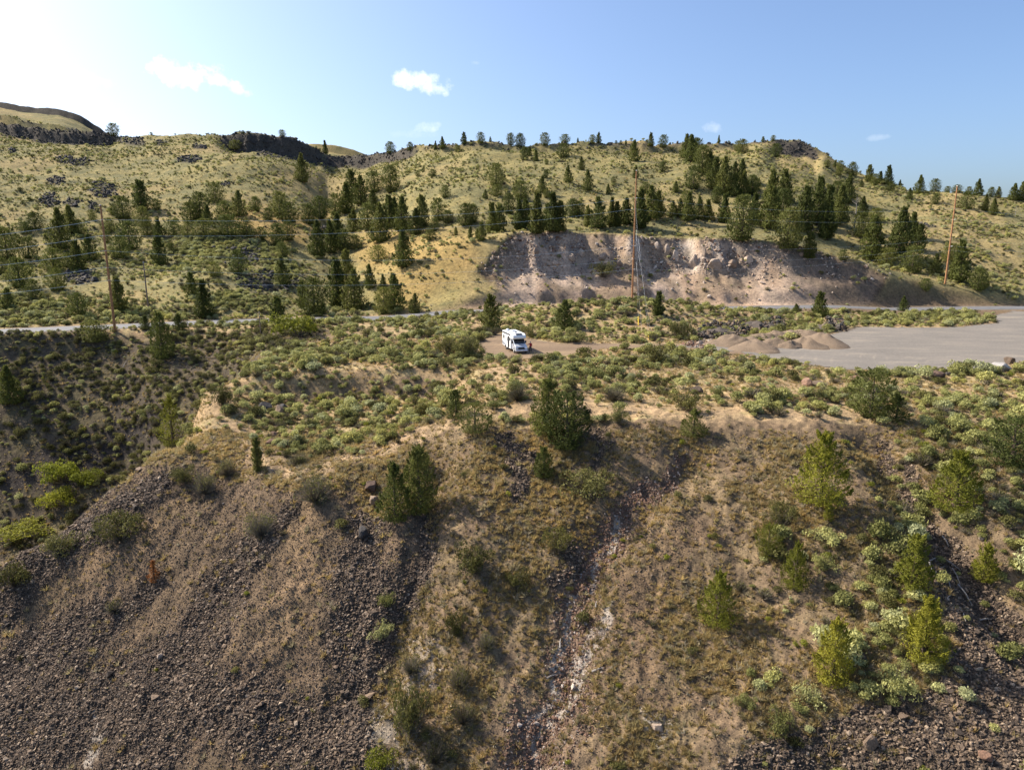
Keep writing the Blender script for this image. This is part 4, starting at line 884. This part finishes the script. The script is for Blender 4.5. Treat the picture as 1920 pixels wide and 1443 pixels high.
# ------------------------------------------------------------------ boulders, rock piles, gravel piles, dead wood
def boulder(u, v, w_, h, mats, lab, seed, parent=None, name='boulder', cat='boulder', sink=.25):
    p = place(u, v); d = depth_of(p); r = np.random.default_rng(seed); bm = bmesh.new(); bmesh.ops.create_icosphere(bm, subdivisions=3, radius=1)
    cuts = [(Vector(r.normal(0,1,3)).normalized(), r.uniform(.5,.8)) for _ in range(13)]
    for vt in bm.verts:
        c = vt.co.copy()
        for nn, dd_ in cuts:
            k = c.dot(nn)
            if k > dd_: c -= nn*(k-dd_)
        c *= 1+.07*(mnoise.noise(c*2.1+Vector((seed,0,0)))); vt.co = c
    me_ = bpy.data.meshes.new(name); bm.to_mesh(me_); bm.free(); me_.materials.append(mats)
    q = bpy.data.objects.new(name, me_); sx = w_/F*d/1.75; sz = h/F*d/1.5
    q.location = (p[0],p[1],p[2]+sz*(.6-sink)); q.scale = (sx, sx*.85, sz); q.rotation_euler = (0,0,r.uniform(0,6.28)); link(q, parent)
    if lab: tag(q, lab, cat)
    return q
for a in [(683,1004,27,24,M['basalt'],'round dark boulder on the scree below the pair of junipers',1),(697,918,28,24,M['redstone'],'reddish boulder left of the pair of junipers',2),(700,942,22,20,M['stone'],'brown boulder just below the reddish one',3),
          (1872,694,38,22,M['greystone'],'large pale grey boulder at the corner of the gravel lot',4),(1893,682,24,16,M['stone'],'brown boulder behind the large pale one',5),(1832,698,24,10,M['basalt'],'flat dark boulder left of the large pale one',6),
          (1757,708,26,16,M['redstone'],'reddish brown boulder at the front edge of the lot',7),(1780,704,14,10,M['basalt'],'dark boulder right of the reddish brown one',8),(1512,720,24,14,M['redstone'],'brown boulder in the sage in front of the lot',9),(1610,716,34,16,M['redstone'],'wide brown boulder by the juniper on the right bench edge',10),
          (512,818,20,14,M['redstone'],'brown boulder in the left hollow, upper one',11),(508,832,26,12,M['redstone'],'flat brown boulder in the left hollow, lower one',12),(575,795,22,15,M['redstone'],'reddish boulder among sage in the left hollow',13),(500,770,26,22,M['basalt'],'dark jagged boulder at the head of the left hollow',14),(525,775,30,20,M['stone'],'dark brown boulder beside the jagged one in the hollow',15),
          (1615,1237,26,22,M['stone'],'dark boulder in the lower right scree',16),(1630,1400,28,30,M['stone'],'brown boulder near the bottom right',17),(1845,1420,26,24,M['redstone'],'tan boulder near the bottom right corner',18),(1235,1368,26,16,M['palestone'],'small white boulder near the bottom, right of centre',19),
          (300,1233,14,11,M['palestone'],'tan stone standing out in the middle of the left scree',20),(1075,1290,13,11,M['palestone'],'tan stone lying on the pale chute',21),(1535,722,26,10,M['stone'],'low brown boulder in the sage near the lot front',22),(1840,1010,16,12,M['palestone'],'pale stone by the dead branches on the upper right slope',23),
          (262,882,16,12,M['stone'],'grey boulder on the left spur flank',24),(1303,737,26,16,M['stone'],'dark boulder on the bench left of the sage thicket',25),(528,770,20,16,M['basalt'],'small dark boulder in the hollow bank',26)]:
    boulder(*a)
# chalky knobs of the quarry wall
for k, (u, v, w_, h) in enumerate([(1265,478,22,34),(1302,490,26,40),(1320,472,14,44),(1340,492,44,30),(1372,490,40,26),(1402,482,28,18),(1250,470,16,36),(1232,460,16,24),(1070,480,22,22),(1090,470,24,24),(1003,468,20,20),(1040,490,26,22),(1130,478,24,24),(1160,490,24,20)]):
    boulder(u, v+4, w_*.75, h*.7, M['palestone'] if 1225 < u < 1345 else M['quarryrock'], None, 60+k, ground, 'rock_knob', None, .62)
# gravel piles
m, nt, b = mat_base('crushed_rock'); b.inputs['Roughness'].default_value = .95
n_ = noise_node(nt, 9, 5, .75); nt.links.new(ramp(nt, n_.outputs['Fac'], [(.3,(.13,.093,.064)),(.55,(.225,.165,.112)),(.75,(.33,.25,.175))]), b.inputs['Base Color'])
bp = nt.nodes.new('ShaderNodeBump'); bp.inputs['Distance'].default_value = .12; nt.links.new(n_.outputs['Fac'], bp.inputs['Height']); nt.links.new(bp.outputs[0], b.inputs['Normal']); M['pile'] = m
m2 = simple('dark_crushed_rock', (.085,.068,.055), .95, .5, 6, bump=.8)
def mound(u, v, w_, h, mat, lab, name, cat, group, seed):
    p = place(u, v); d = depth_of(p); r_ = w_/F*d/1.15; hz_ = h/F*d*.86; vs = []; NR, NA = 12, 30; rg = random.Random(seed)
    ph = [rg.uniform(0,6.28) for _ in range(4)]
    for i in range(NR+1):
        q = i/NR
        for j in range(NA):
            a = 2*math.pi*j/NA; wob_ = 1+.18*math.sin(2*a+ph[0])+.12*math.sin(3*a+ph[1])+.05*math.sin(5*a+ph[2])
            z_ = hz_*max(0, 1.2-math.sqrt(q*q*1.44+.06))
            x_ = r_*q*wob_*math.cos(a); y_ = r_*.95*q*wob_*math.sin(a)
            vs.append((x_, y_, z_-.12*(q > .97) + (.38*mnoise.noise(Vector((x_*.9+seed*7,y_*.9,0)))+.10*mnoise.noise(Vector((x_*2.6+seed,y_*2.6,z_))))*(q < .95)))
    id3 = np.arange((NR+1)*NA).reshape(NR+1,NA); fc = np.stack([id3[:-1], id3[1:], np.roll(id3[1:],-1,1), np.roll(id3[:-1],-1,1)],-1).reshape(-1,4)
    o = mobj(name, mesh_np(name, vs, fc, mat, True)); o.location = (p[0], p[1]+r_*.8, p[2]); tag(o, lab, cat, group); return o
def Z8(x, y): return (1160+x/4, 560+y/4)
for k, (x,y,w_,h,lab) in enumerate([(1085,405,270,85,'nearest tan gravel pile at the left front of the lot'),(905,368,230,95,'leftmost tan gravel pile, its flank running into the track'),(1025,345,150,55,'small tan gravel pile between the leftmost and nearest piles'),
      (1205,375,190,72,'tan gravel pile right of the nearest one'),(1315,378,130,68,'narrow tan gravel pile in the middle of the front row'),(1450,378,200,82,'tan gravel pile fourth in the front row'),(1605,368,270,108,'rightmost and largest tan gravel pile'),
      (1120,320,170,58,'tan gravel pile in the back row, leftmost'),(1235,312,190,62,'tan gravel pile in the back row, second from the left'),(1345,292,150,50,'tan gravel pile in the back row, third from the left'),(1455,300,210,58,'tan gravel pile in the back row, rightmost')]):
    mound(*Z8(x,y), w_/4, h/4, M['pile'], lab, 'gravel_pile', 'gravel pile', 'tan gravel piles at the end of the lot', k)
for k, (x,y,w_,h,lab) in enumerate([(1060,225,230,75,'dark gravel mound behind the tan piles'),(780,290,320,85,'long dark rubble mound left of the gravel piles'),(1610,245,200,70,'dark rubble mound at the right end behind the piles'),(1180,240,200,60,'low dark mound behind the middle piles'),(620,300,200,50,'low dark rubble mound behind the pale rubble')]):
    mound(*Z8(x,y), w_/4*.72, h/4*.75, m2, lab, 'rubble_mound', 'mound', 'dark mounds behind the gravel piles', 40+k)
def rubble(polyZ8, n, med, meshes, name, lab):
    P_ = [Z8(*q) for q in polyZ8]; us_ = [q[0] for q in P_]; vs_ = [q[1] for q in P_]; out = []
    while len(out) < n:
        u = random.uniform(min(us_),max(us_)); v = random.uniform(min(vs_),max(vs_))
        if in_poly(np.array([u]),np.array([v]),P_)[0]: out.append(place(u,v))
    P3_ = np.array(out); s_ = logn(n, med, .4, .12, .9); P3_[:,2] += s_*.3+RNG.uniform(0,.9,n)*(med > .27)
    tag(gn_scatter(name, meshes, P3_, iso(s_,.8,.25), yaw(n,.6)), lab, 'rubble', kind='stuff')
rubble([(520,290),(700,200),(880,190),(990,250),(880,330),(700,300),(560,300)], 520, .30, BASALT+STONE, 'dark_rubble', 'dark basalt rubble heaped left of the gravel piles')
rubble([(1040,240),(1180,140),(1260,200),(1240,250)], 200, .28, BASALT+STONE, 'dark_rubble', 'dark basalt rubble behind the gravel piles')
rubble([(1520,240),(1560,160),(1700,190),(1720,250)], 220, .28, BASALT+STONE, 'dark_rubble', 'dark basalt rubble at the right end of the gravel piles')
rubble([(480,340),(560,310),(800,320),(860,350),(640,372),(490,360)], 240, .26, PALE+REDST, 'pale_rubble', 'pale broken rock along the track left of the gravel piles')
# bleached logs and branches
def log_(u0, v0, u1, v1, r_, lab):
    a = place(u0, v0); b_ = place(u1, v1); a[2] += .18; b_[2] += .18; mid = (a+b_)/2 + np.array([random.uniform(-.1,.1),0,.08])
    v_, f_ = tubes([(a-a, mid-a, r_, r_*.8), (mid-a, b_-a, r_*.8, r_*.35)], 6); o = mobj('dead_log', mesh_np('dead_log', v_, f_, M['deadwood'])); o.location = a; tag(o, lab, 'log')
for (a, lab) in [((1765,1048,1800,1072),'bleached branch at the top of the dead wood heap'),((1742,1055,1762,1048),'short bleached branch at the upper left of the heap'),((1742,1058,1750,1078),'short bleached stick curling down the left of the heap'),((1750,1080,1770,1065),'bleached stick crossing the middle left of the heap'),
      ((1785,1068,1800,1100),'thick bleached log in the middle of the heap'),((1795,1098,1822,1138),'long bleached log at the lower right of the heap'),((1770,1085,1782,1106),'short bleached stick in the centre of the heap'),((1775,1130,1784,1118),'small bleached stick under the heap'),((1798,1142,1810,1168),'bleached curved branch below the heap'),
      ((1835,1166,1860,1164),'bleached branch to the lower right of the heap'),((1668,1150,1682,1162),'grey stick between the two pointed junipers'),((1766,1008,1778,1028),'bleached stick above the heap'),
      ((1050,1218,1051,1200),'thin pale stick standing on the chute'),((1025,1275,1045,1268),'thin pale stick lying across the chute'),((1110,1262,1132,1255),'pale stick right of the chute'),((1117,1142,1119,1130),'thin stick at the top of the white streak'),((228,696,237,678),'white dead stick on the gully bank')]:
    log_(*a, random.uniform(.05,.08), lab)

# ------------------------------------------------------------------ poles, wires, markers
M['pole'] = simple('creosoted_wood', (.36,.18,.08), .8, .3, 2.5)
M['pole_grey'] = simple('weathered_wood', (.22,.16,.12), .85, .3, 2.5)
M['wire'] = simple('aluminium_wire', (.92,.92,.90), .42, .03, 2, metal=.9, spec=.6)
M['insul'] = simple('grey_polymer', (.55,.55,.53), .4, .1, 3)
M['yellow'] = simple('yellow_plastic', (.75,.50,.03), .5, .12, 3)
M['galv'] = simple('galvanised_steel', (.55,.56,.56), .45, .1, 3, metal=.6)
def cyl(name, a, b_, ra, rb, mat, parent=None, sides=10):
    bm = bmesh.new(); a = Vector(a); b_ = Vector(b_); ax = (b_-a).normalized(); x = ax.orthogonal().normalized(); y = ax.cross(x); rings = []
    for (p, r_) in ((a,ra),(b_,rb)): rings.append([bm.verts.new(p+x*r_*math.cos(2*math.pi*k/sides)+y*r_*math.sin(2*math.pi*k/sides)) for k in range(sides)])
    for k in range(sides): bm.faces.new((rings[0][k], rings[0][(k+1)%sides], rings[1][(k+1)%sides], rings[1][k]))
    bm.faces.new(rings[1]); bm.faces.new(rings[0][::-1])
    me_ = bpy.data.meshes.new(name); bm.to_mesh(me_); bm.free(); me_.materials.append(mat); return mobj(name, me_, parent)
def boxm(name, lo, hi, mat, parent=None, bevel=0.):
    bm = bmesh.new(); bmesh.ops.create_cube(bm, size=1)
    for v_ in bm.verts: v_.co = Vector([(lo[k]+hi[k])/2+v_.co[k]*(hi[k]-lo[k]) for k in range(3)])
    if bevel: bmesh.ops.bevel(bm, geom=bm.edges[:], offset=bevel, segments=3, affect='EDGES', profile=.6)
    me_ = bpy.data.meshes.new(name); bm.to_mesh(me_); bm.free(); me_.materials.append(mat); return mobj(name, me_, parent)
def pole(u, v, vtop, lab, arms, side, mat=None, r_=.27):
    p = place(u, v); h = CAMZ+tzv(vtop)*p[1]-p[2]; e = empty('utility_pole', p); tag(e, lab, 'utility pole')
    cyl('shaft', (0,0,-.4), (0,0,h), r_, r_*.62, mat or M['pole'], e); cyl('cap', (0,0,h), (0,0,h+.12), r_*.66, r_*.5, M['galv'], e)
    att = []
    for k, va in enumerate(arms):
        z = CAMZ+tzv(va)*p[1]-p[2]; sx = side*(1 if k % 2 == 0 else -1)
        cyl('insulator', (0,-.1,z), (sx*.35,-.75,z+.12), .07, .05, M['insul'], e, 8); att.append(Vector((p[0]+sx*.35, p[1]-.75, p[2]+z+.12)))
    return e, att, p
e1, A1, p1 = pole(216,622,385,'tall brown utility pole beside the left stretch of road',[413,443,471,502,526],1)
e2, A2, p2 = pole(1185,563,320,'tall brown utility pole standing in front of the quarry',[372,393,461,486,505],1)
e3, A3, p3 = pole(1772,533,349,'leaning-looking tan utility pole on the right hillside',[392,412,447,462,470],-1)
h2 = CAMZ+tzv(461)*p2[1]-p2[2]; boxm('crossarm', (-.9,-.42,h2-.09), (.9,-.26,h2+.09), M['deadwood'], e2)
pe, _, pp = pole(278,578,492,'thin grey service pole on the hillside right of the left pole',[505],1,M['pole_grey'],.2)
pe, _, pp = pole(489,628,586,'short grey post beside the road near the yellow-green bush',[592],1,M['pole_grey'],.11)
def wire(a, b_, sag, lab, r_=.035, name='overhead_wire'):
    pts = [a.lerp(b_, k/24)-Vector((0,0,sag*4*(k/24)*(1-k/24))) for k in range(25)]
    v_, f_ = tubes([(pts[k]-a, pts[k+1]-a, r_, r_) for k in range(24)], 4); o = mobj(name, mesh_np(name, v_, f_, M['wire'])); o.location = a
    tag(o, lab, 'wire', 'overhead wires of the power line'); return o
nm = ['top','second','third','fourth','lowest']
for k in range(5):
    L0 = Vector(P3(-420, [468,496,522,552,572][k], 128))
    wire(L0, A1[k], 1.2, '%s overhead wire running left from the tall left pole' % nm[k], .032)
    wire(A1[k], A2[k], [2.2,2.2,2.8,2.6,2.4][k], '%s overhead wire between the left pole and the middle pole' % nm[k], .017)
    wire(A2[k], A3[k], 2.0, '%s overhead wire between the middle pole and the right pole' % nm[k], .010)
    R0 = Vector(P3(2400, [420,438,470,485,495][k], 230)); wire(A3[k], R0, 1.5, '%s overhead wire running right from the right pole' % nm[k], .010)
# guy wires with white strain rods and yellow guards
for k, (u, v, va) in enumerate([(1197,610,372),(1217,637,393),(1222,634,430),(1204,628,450)]):
    g = Vector(place(u, v)); t_ = Vector((p2[0], p2[1]-.3, CAMZ+tzv(va)*p2[1])); e = empty('guy_wire', g); tag(e, ['guy wire with white rod, its yellow guard highest up the berm','guy wire with tall yellow guard at the foot of the berm','guy wire with yellow guard, rightmost of the middle pole','guy wire of the middle pole with short yellow guard'][k], 'guy wire')
    D_ = t_-g
    cyl('cable', (0,0,0), D_,  .008, .008, M['galv'], e, 5); cyl('strain_rod', D_*.60, D_*.70, .02, .02, M['insul'], e, 6)
    if k < 3: cyl('guard', D_*.0, D_.normalized()*[3.0,2.4,1.8][k], .09, .07, M['yellow'], e, 8)
p = place(389,607); mk = empty('road_marker', p); tag(mk, 'small white marker post on the verge of the left road', 'marker post'); cyl('post', (0,0,-.1), (0,0,1.0), .05, .04, M['insul'], mk, 8); boxm('reflector', (-.05,-.062,.75), (.05,-.05,.95), M['yellow'], mk)

# ------------------------------------------------------------------ motorhome
M['white'] = simple('white_gelcoat', (.80,.80,.79), .25, .03, 1.5, spec=.5)
M['silver'] = simple('silver_paint', (.52,.55,.60), .22, .05, 2, metal=.35, spec=.6)
M['glass'] = simple('tinted_glass', (.012,.016,.022), .06, .1, 1, spec=.8)
M['black'] = simple('black_plastic', (.018,.018,.02), .5, .2, 4)
M['tyre'] = simple('tyre_rubber', (.022,.022,.022), .85, .2, 6)
M['rim'] = simple('alloy_rim', (.62,.63,.64), .3, .05, 3, metal=.7)
M['stripe'] = simple('grey_stripe', (.26,.27,.30), .35, .1, 3)
M['lamp'] = simple('lamp_lens', (.75,.78,.82), .08, .02, 2, spec=.8)
pr_ = place(956, 659); rv = empty('motorhome', (0,0,0)); tag(rv, 'white motorhome with dark windscreen parked on the dirt pull-out', 'motorhome')
Fr = Vector(place(978, 663.5)); ang = math.atan2(-.957,.29)
cx_, cy_ = Fr[0]-math.cos(ang)*3.55, Fr[1]-math.sin(ang)*3.55
rv.location = (cx_, cy_, float(H(np.array([cx_]),np.array([cy_]))[0])+.06); rv.rotation_euler = (0,0,ang)
def prism(name, prof, y0, y1, mat, parent, bevel=0.):
    """side profile (x, z) drawn out across the vehicle"""
    bm = bmesh.new(); a = [bm.verts.new((x,y0,z)) for x,z in prof]; c = [bm.verts.new((x,y1,z)) for x,z in prof]; n = len(prof)
    for k in range(n): bm.faces.new((a[k], a[(k+1)%n], c[(k+1)%n], c[k]))
    bm.faces.new(a[::-1]); bm.faces.new(c); bmesh.ops.recalc_face_normals(bm, faces=bm.faces[:])
    if bevel: bmesh.ops.bevel(bm, geom=bm.edges[:], offset=bevel, segments=3, affect='EDGES', profile=.6)
    me_ = bpy.data.meshes.new(name); bm.to_mesh(me_); bm.free(); me_.materials.append(mat); return mobj(name, me_, parent)
prism('body', [(-3.65,.55),(-3.72,1.2),(-3.66,2.98),(1.15,2.98),(1.35,2.0),(1.35,.5),(-1.4,.42)], -1.14, 1.14, M['white'], rv, .07)
prism('cab', [(1.30,.48),(1.30,2.25),(1.75,2.22),(2.62,1.42),(3.42,1.18),(3.62,.95),(3.64,.42),(3.3,.36)], -.98, .98, M['silver'], rv, .09)
prism('overcab', [(.95,2.12),(.95,3.02),(1.75,3.02),(2.35,2.78),(2.52,2.42),(2.36,2.2),(1.8,2.12)], -1.10, 1.10, M['white'], rv, .12)
prism('windscreen', [(1.80,2.195),(1.84,2.23),(2.60,1.50),(2.55,1.46)], -.88, .88, M['glass'], rv, .012)
prism('skylight', [(1.80,3.0),(1.82,3.045),(2.30,2.845),(2.28,2.80)], -.52, .52, M['glass'], rv, .01)
bp_ = prism('bumper', [(3.45,.34),(3.45,.66),(3.70,.64),(3.74,.5),(3.70,.34)], -1.0, 1.0, M['silver'], rv, .05)
boxm('number_plate', (3.742,-.2,.45), (3.752,.2,.56), M['white'], bp_)
prism('grille', [(3.60,.68),(3.56,1.0),(3.60,1.02),(3.67,.70)], -.58, .58, M['black'], rv, .02)
for sx in (-1, 1):
    prism('headlight', [(3.20,1.02),(3.22,1.16),(3.60,1.02),(3.66,.80),(3.5,.78)], sx*.66-.2, sx*.66+.25*sx+.05, M['lamp'], rv, .03)
    mi = prism('mirror', [(1.98,1.45),(1.98,1.86),(2.16,1.84),(2.18,1.47)], sx*1.16-.10, sx*1.16+.10, M['black'], rv, .03)
    prism('cab_window', [(1.42,1.5),(1.42,2.06),(1.72,2.06),(2.36,1.50)], sx*.984-.012, sx*.984+.012, M['glass'], rv)
    for (xw) in (2.72, -1.72):
        w_ = empty('wheel_hub', (0,0,0)); bpy.data.objects.remove(w_)
        ty = cyl('wheel', (xw, sx*.80, .36), (xw, sx*1.06, .36), .36, .36, M['tyre'], rv, 22); cyl('rim', (xw, sx*1.04, .36), (xw, sx*1.075, .36), .23, .20, M['rim'], ty, 14); cyl('hub_cap', (xw, sx*1.07, .36), (xw, sx*1.095, .36), .07, .05, M['black'], ty, 10)
        prism('wheel_arch', [(xw+.46*math.cos(q*math.pi/8), .38+.46*math.sin(q*math.pi/8)) for q in range(9)], sx*1.0-.02, sx*(1.15 if xw < 0 else .995)+.0*sx, M['black'], rv)
s_ = -1.15     # the entry side, vehicle right
fr_ = boxm('window', (-3.05,s_-.012,1.72), (-2.35,s_+.03,2.3), M['black'], rv, .02); boxm('pane', (-2.98,s_-.02,1.79), (-2.42,s_-.0125,2.23), M['glass'], fr_)
boxm('doorway', (-.15,s_-.006,.55), (.48,s_+.03,2.42), M['black'], rv)  # black panel standing in for the shade inside the open door
dv = empty('d', (0,0,0)); bpy.data.objects.remove(dv)
door = boxm('door', (-.86,s_-.075,.56), (-.19,s_-.03,2.42), M['white'], rv, .015); boxm('door_window', (-.70,s_-.088,1.6), (-.36,s_-.077,2.2), M['glass'], door); cyl('handle', (-.26,s_-.11,1.3), (-.26,s_-.11,1.5), .015, .015, M['galv'], door, 6)
fr_ = boxm('window', (.62,s_-.012,1.75), (1.12,s_+.03,2.25), M['black'], rv, .02); boxm('pane', (.68,s_-.02,1.81), (1.06,s_-.0125,2.19), M['glass'], fr_)
boxm('awning_case', (-3.3,s_-.13,2.72), (.9,s_-.002,2.86), M['black'], rv, .03)
boxm('step', (-.12,s_-.35,.34), (.44,s_-.01,.40), M['black'], rv, .01)
prism('swoosh', [(-3.55,.75),(-2.2,.72),(-1.2,.62),(-1.2,.85),(-2.3,1.05),(-3.6,1.35)], s_-.012, s_+.004, M['stripe'], rv)
boxm('skirt_hatch', (-3.3,s_-.016,.62), (-2.5,s_+.0,.70), M['stripe'], rv)
boxm('window', (-2.6,1.13,1.6), (-1.5,1.165,2.3), M['glass'], rv, .01); boxm('window', (-.6,1.13,1.6), (.4,1.165,2.3), M['glass'], rv, .01); boxm('rear_window', (-3.73,-.5,1.7), (-3.66,.5,2.3), M['glass'], rv, .01)
ac = boxm('air_conditioner', (-1.6,-.36,2.985), (-.7,.36,3.25), M['white'], rv, .09); boxm('vent_grille', (-1.68,-.25,3.02), (-1.605,.25,3.16), M['black'], ac)
bm = bmesh.new(); bmesh.ops.create_uvsphere(bm, u_segments=16, v_segments=10, radius=.34); me_ = bpy.data.meshes.new('antenna_dome'); bm.to_mesh(me_); bm.free(); me_.materials.append(M['white'])
dm = mobj('antenna_dome', me_, rv); dm.location = (-2.5,-.55,3.02); dm.scale = (1,1,.95)
vh = boxm('roof_vent', (.1,-.25,2.985), (.6,.25,3.10), M['white'], rv, .03); boxm('lid', (.14,-.21,3.102), (.56,.21,3.13), M['glass'], vh)
for yy in (-.95, .95): cyl('roof_rail', (-3.2,yy,3.06), (.6,yy,3.06), .018, .018, M['galv'], rv, 6)
lad = empty('l', (0,0,0)); bpy.data.objects.remove(lad)
for yy in (.55,.9): cyl('ladder_rail', (-3.80,yy,.8), (-3.80,yy,3.15), .02, .02, M['galv'], rv, 6)
for k in range(6): cyl('ladder_rung', (-3.80,.57,1.0+.36*k), (-3.80,.88,1.0+.36*k), .016, .016, M['galv'], rv, 6)
for yy in (-.95,.95): boxm('tail_light', (-3.755,yy-.08,.9), (-3.69,yy+.08,1.3), simple('red_lens',(.35,.02,.02),.2,.05), rv, .01)

# ------------------------------------------------------------------ the person beside it
M['skin'] = simple('skin', (.45,.27,.19), .6, .08, 8); M['red'] = simple('red_jacket', (.42,.035,.04), .8, .2, 9); M['navy'] = simple('dark_trousers', (.018,.020,.028), .85, .2, 9)
M['cap'] = simple('tan_cap', (.50,.44,.36), .8, .15, 9); M['hair'] = simple('brown_hair', (.06,.04,.03), .7, .3, 20)
def skin(name, verts, edges, radii, mat, parent, root=0, sub=2):
    me_ = bpy.data.meshes.new(name); me_.from_pydata(verts, edges, []); me_.materials.append(mat); o = mobj(name, me_, parent)
    md = o.modifiers.new('skin','SKIN'); md.use_smooth_shade = True
    sv = me_.skin_vertices[0].data
    for k, r_ in enumerate(radii): sv[k].radius = (r_, r_) if not isinstance(r_, tuple) else r_; sv[k].use_root = (k == root)
    sd = o.modifiers.new('subdivision','SUBSURF'); sd.levels = sub; sd.render_levels = sub; return o
# +x to the figure's left as seen by the viewer's right; figure faces the motorhome side (-x), camera at -y
pp_ = place(994.5, 660.5); per = empty('person', pp_, math.radians(-8)); tag(per, 'person in a red jacket, dark trousers and pale cap reaching toward the motorhome', 'person')
pv_ = [(0,0,.95),(0,0,1.12),(0,0,1.33),(0,0,1.47),(0,-.01,1.56),(0,-.03,1.66),(0,-.01,1.74),
       (-.19,0,1.42),(-.36,-.06,1.28),(-.58,-.10,1.30),(.19,0,1.42),(.27,.03,1.15),(.20,-.14,.98),
       (-.10,0,.90),(-.12,-.02,.50),(-.13,.03,.09),(-.13,-.13,.04),(.10,0,.90),(.11,-.01,.50),(.12,.03,.09),(.13,-.13,.04)]
pe_ = [(0,1),(1,2),(2,3),(3,4),(4,5),(5,6),(3,7),(7,8),(8,9),(3,10),(10,11),(11,12),(0,13),(13,14),(14,15),(15,16),(0,17),(17,18),(18,19),(19,20)]
pr2 = [(.15,.11),(.145,.10),(.17,.11),(.09,.08),.055,(.085,.10),(.07,.085),.065,.045,.032,.065,.045,.032,.085,.06,.04,.035,.085,.06,.04,.035]
def add_hand(base, dirv, thumb):
    i0 = len(pv_); d_ = Vector(dirv).normalized(); sd_ = Vector(thumb).normalized(); b0 = Vector(base)
    pv_.append(tuple(b0+d_*.06)); pr2.append((.035,.02)); j = {Vector((-.58,-.10,1.30)).to_tuple(3):9, Vector((.20,-.14,.98)).to_tuple(3):12}[b0.to_tuple(3)]; pe_.append((j, i0))
    for k, ln in enumerate((.075,.09,.085,.065)):
        off = sd_*(.032-.021*k); q1 = b0+d_*.09+off; q2 = b0+d_*(.09+ln*.55)+off; q3 = b0+d_*(.09+ln)+off+Vector((0,0,-.015)); n0 = len(pv_)
        pv_.extend([tuple(q1),tuple(q2),tuple(q3)]); pr2.extend([.009,.009,.007]); pe_.extend([(i0,n0),(n0,n0+1),(n0+1,n0+2)])
    n0 = len(pv_); pv_.extend([tuple(b0+d_*.05+sd_*.05), tuple(b0+d_*.085+sd_*.068)]); pr2.extend([.011,.008]); pe_.extend([(i0,n0),(n0,n0+1)])
add_hand((-.58,-.10,1.30), (-1,-.1,.1), (0,-.2,1)); add_hand((.20,-.14,.98), (-.3,-.6,-.6), (-1,0,.2))
body = skin('body', pv_, pe_, pr2, M['skin'], per)
def ball(name, loc, sc, mat, parent, seg=14):
    bm = bmesh.new(); bmesh.ops.create_uvsphere(bm, u_segments=seg, v_segments=seg-4, radius=1); me_ = bpy.data.meshes.new(name); bm.to_mesh(me_); bm.free()
    for p in me_.polygons: p.use_smooth = True
    me_.materials.append(mat); o = mobj(name, me_, parent); o.location = loc; o.scale = sc; return o
skin('jacket', [(0,0,.92),(0,0,1.12),(0,0,1.33),(0,0,1.46),(-.19,0,1.42),(-.36,-.06,1.28),(-.55,-.095,1.30),(.19,0,1.42),(.27,.03,1.15),(.21,-.12,1.0)], [(0,1),(1,2),(2,3),(3,4),(4,5),(5,6),(3,7),(7,8),(8,9)], [(.185,.14),(.175,.13),(.20,.135),(.11,.10),.085,.065,.05,.085,.065,.05], M['red'], per)
skin('trousers', [(0,0,.97),(-.10,0,.88),(-.12,-.02,.50),(-.13,.03,.08),(.10,0,.88),(.11,-.01,.50),(.12,.03,.08)], [(0,1),(1,2),(2,3),(0,4),(4,5),(5,6)], [(.17,.13),.11,.08,.065,.11,.08,.065], M['navy'], per)
for sx in (-.13,.13): ball('shoe', (sx,-.06,.04), (.055,.15,.05), M['black'], per, 10)
ball('hair', (0,.012,1.70), (.092,.105,.11), M['hair'], per); ball('nose', (0,-.135,1.665), (.014,.02,.022), M['skin'], body, 8)
for sx in (-.033,.033): ball('eye', (sx,-.122,1.69), (.013,.008,.009), M['black'], body, 8)
for sx in (-.09,.09): ball('ear', (sx,-.02,1.675), (.012,.022,.03), M['skin'], body, 8)
ball('mouth', (0,-.122,1.615), (.025,.008,.006), M['red'], body, 8)
cp = ball('cap', (0,-.01,1.755), (.105,.12,.07), M['cap'], per); boxm('brim', (-.08/.105,-.26/.12,-.2), (.08/.105,-.09/.12,.02), M['cap'], cp, .02)
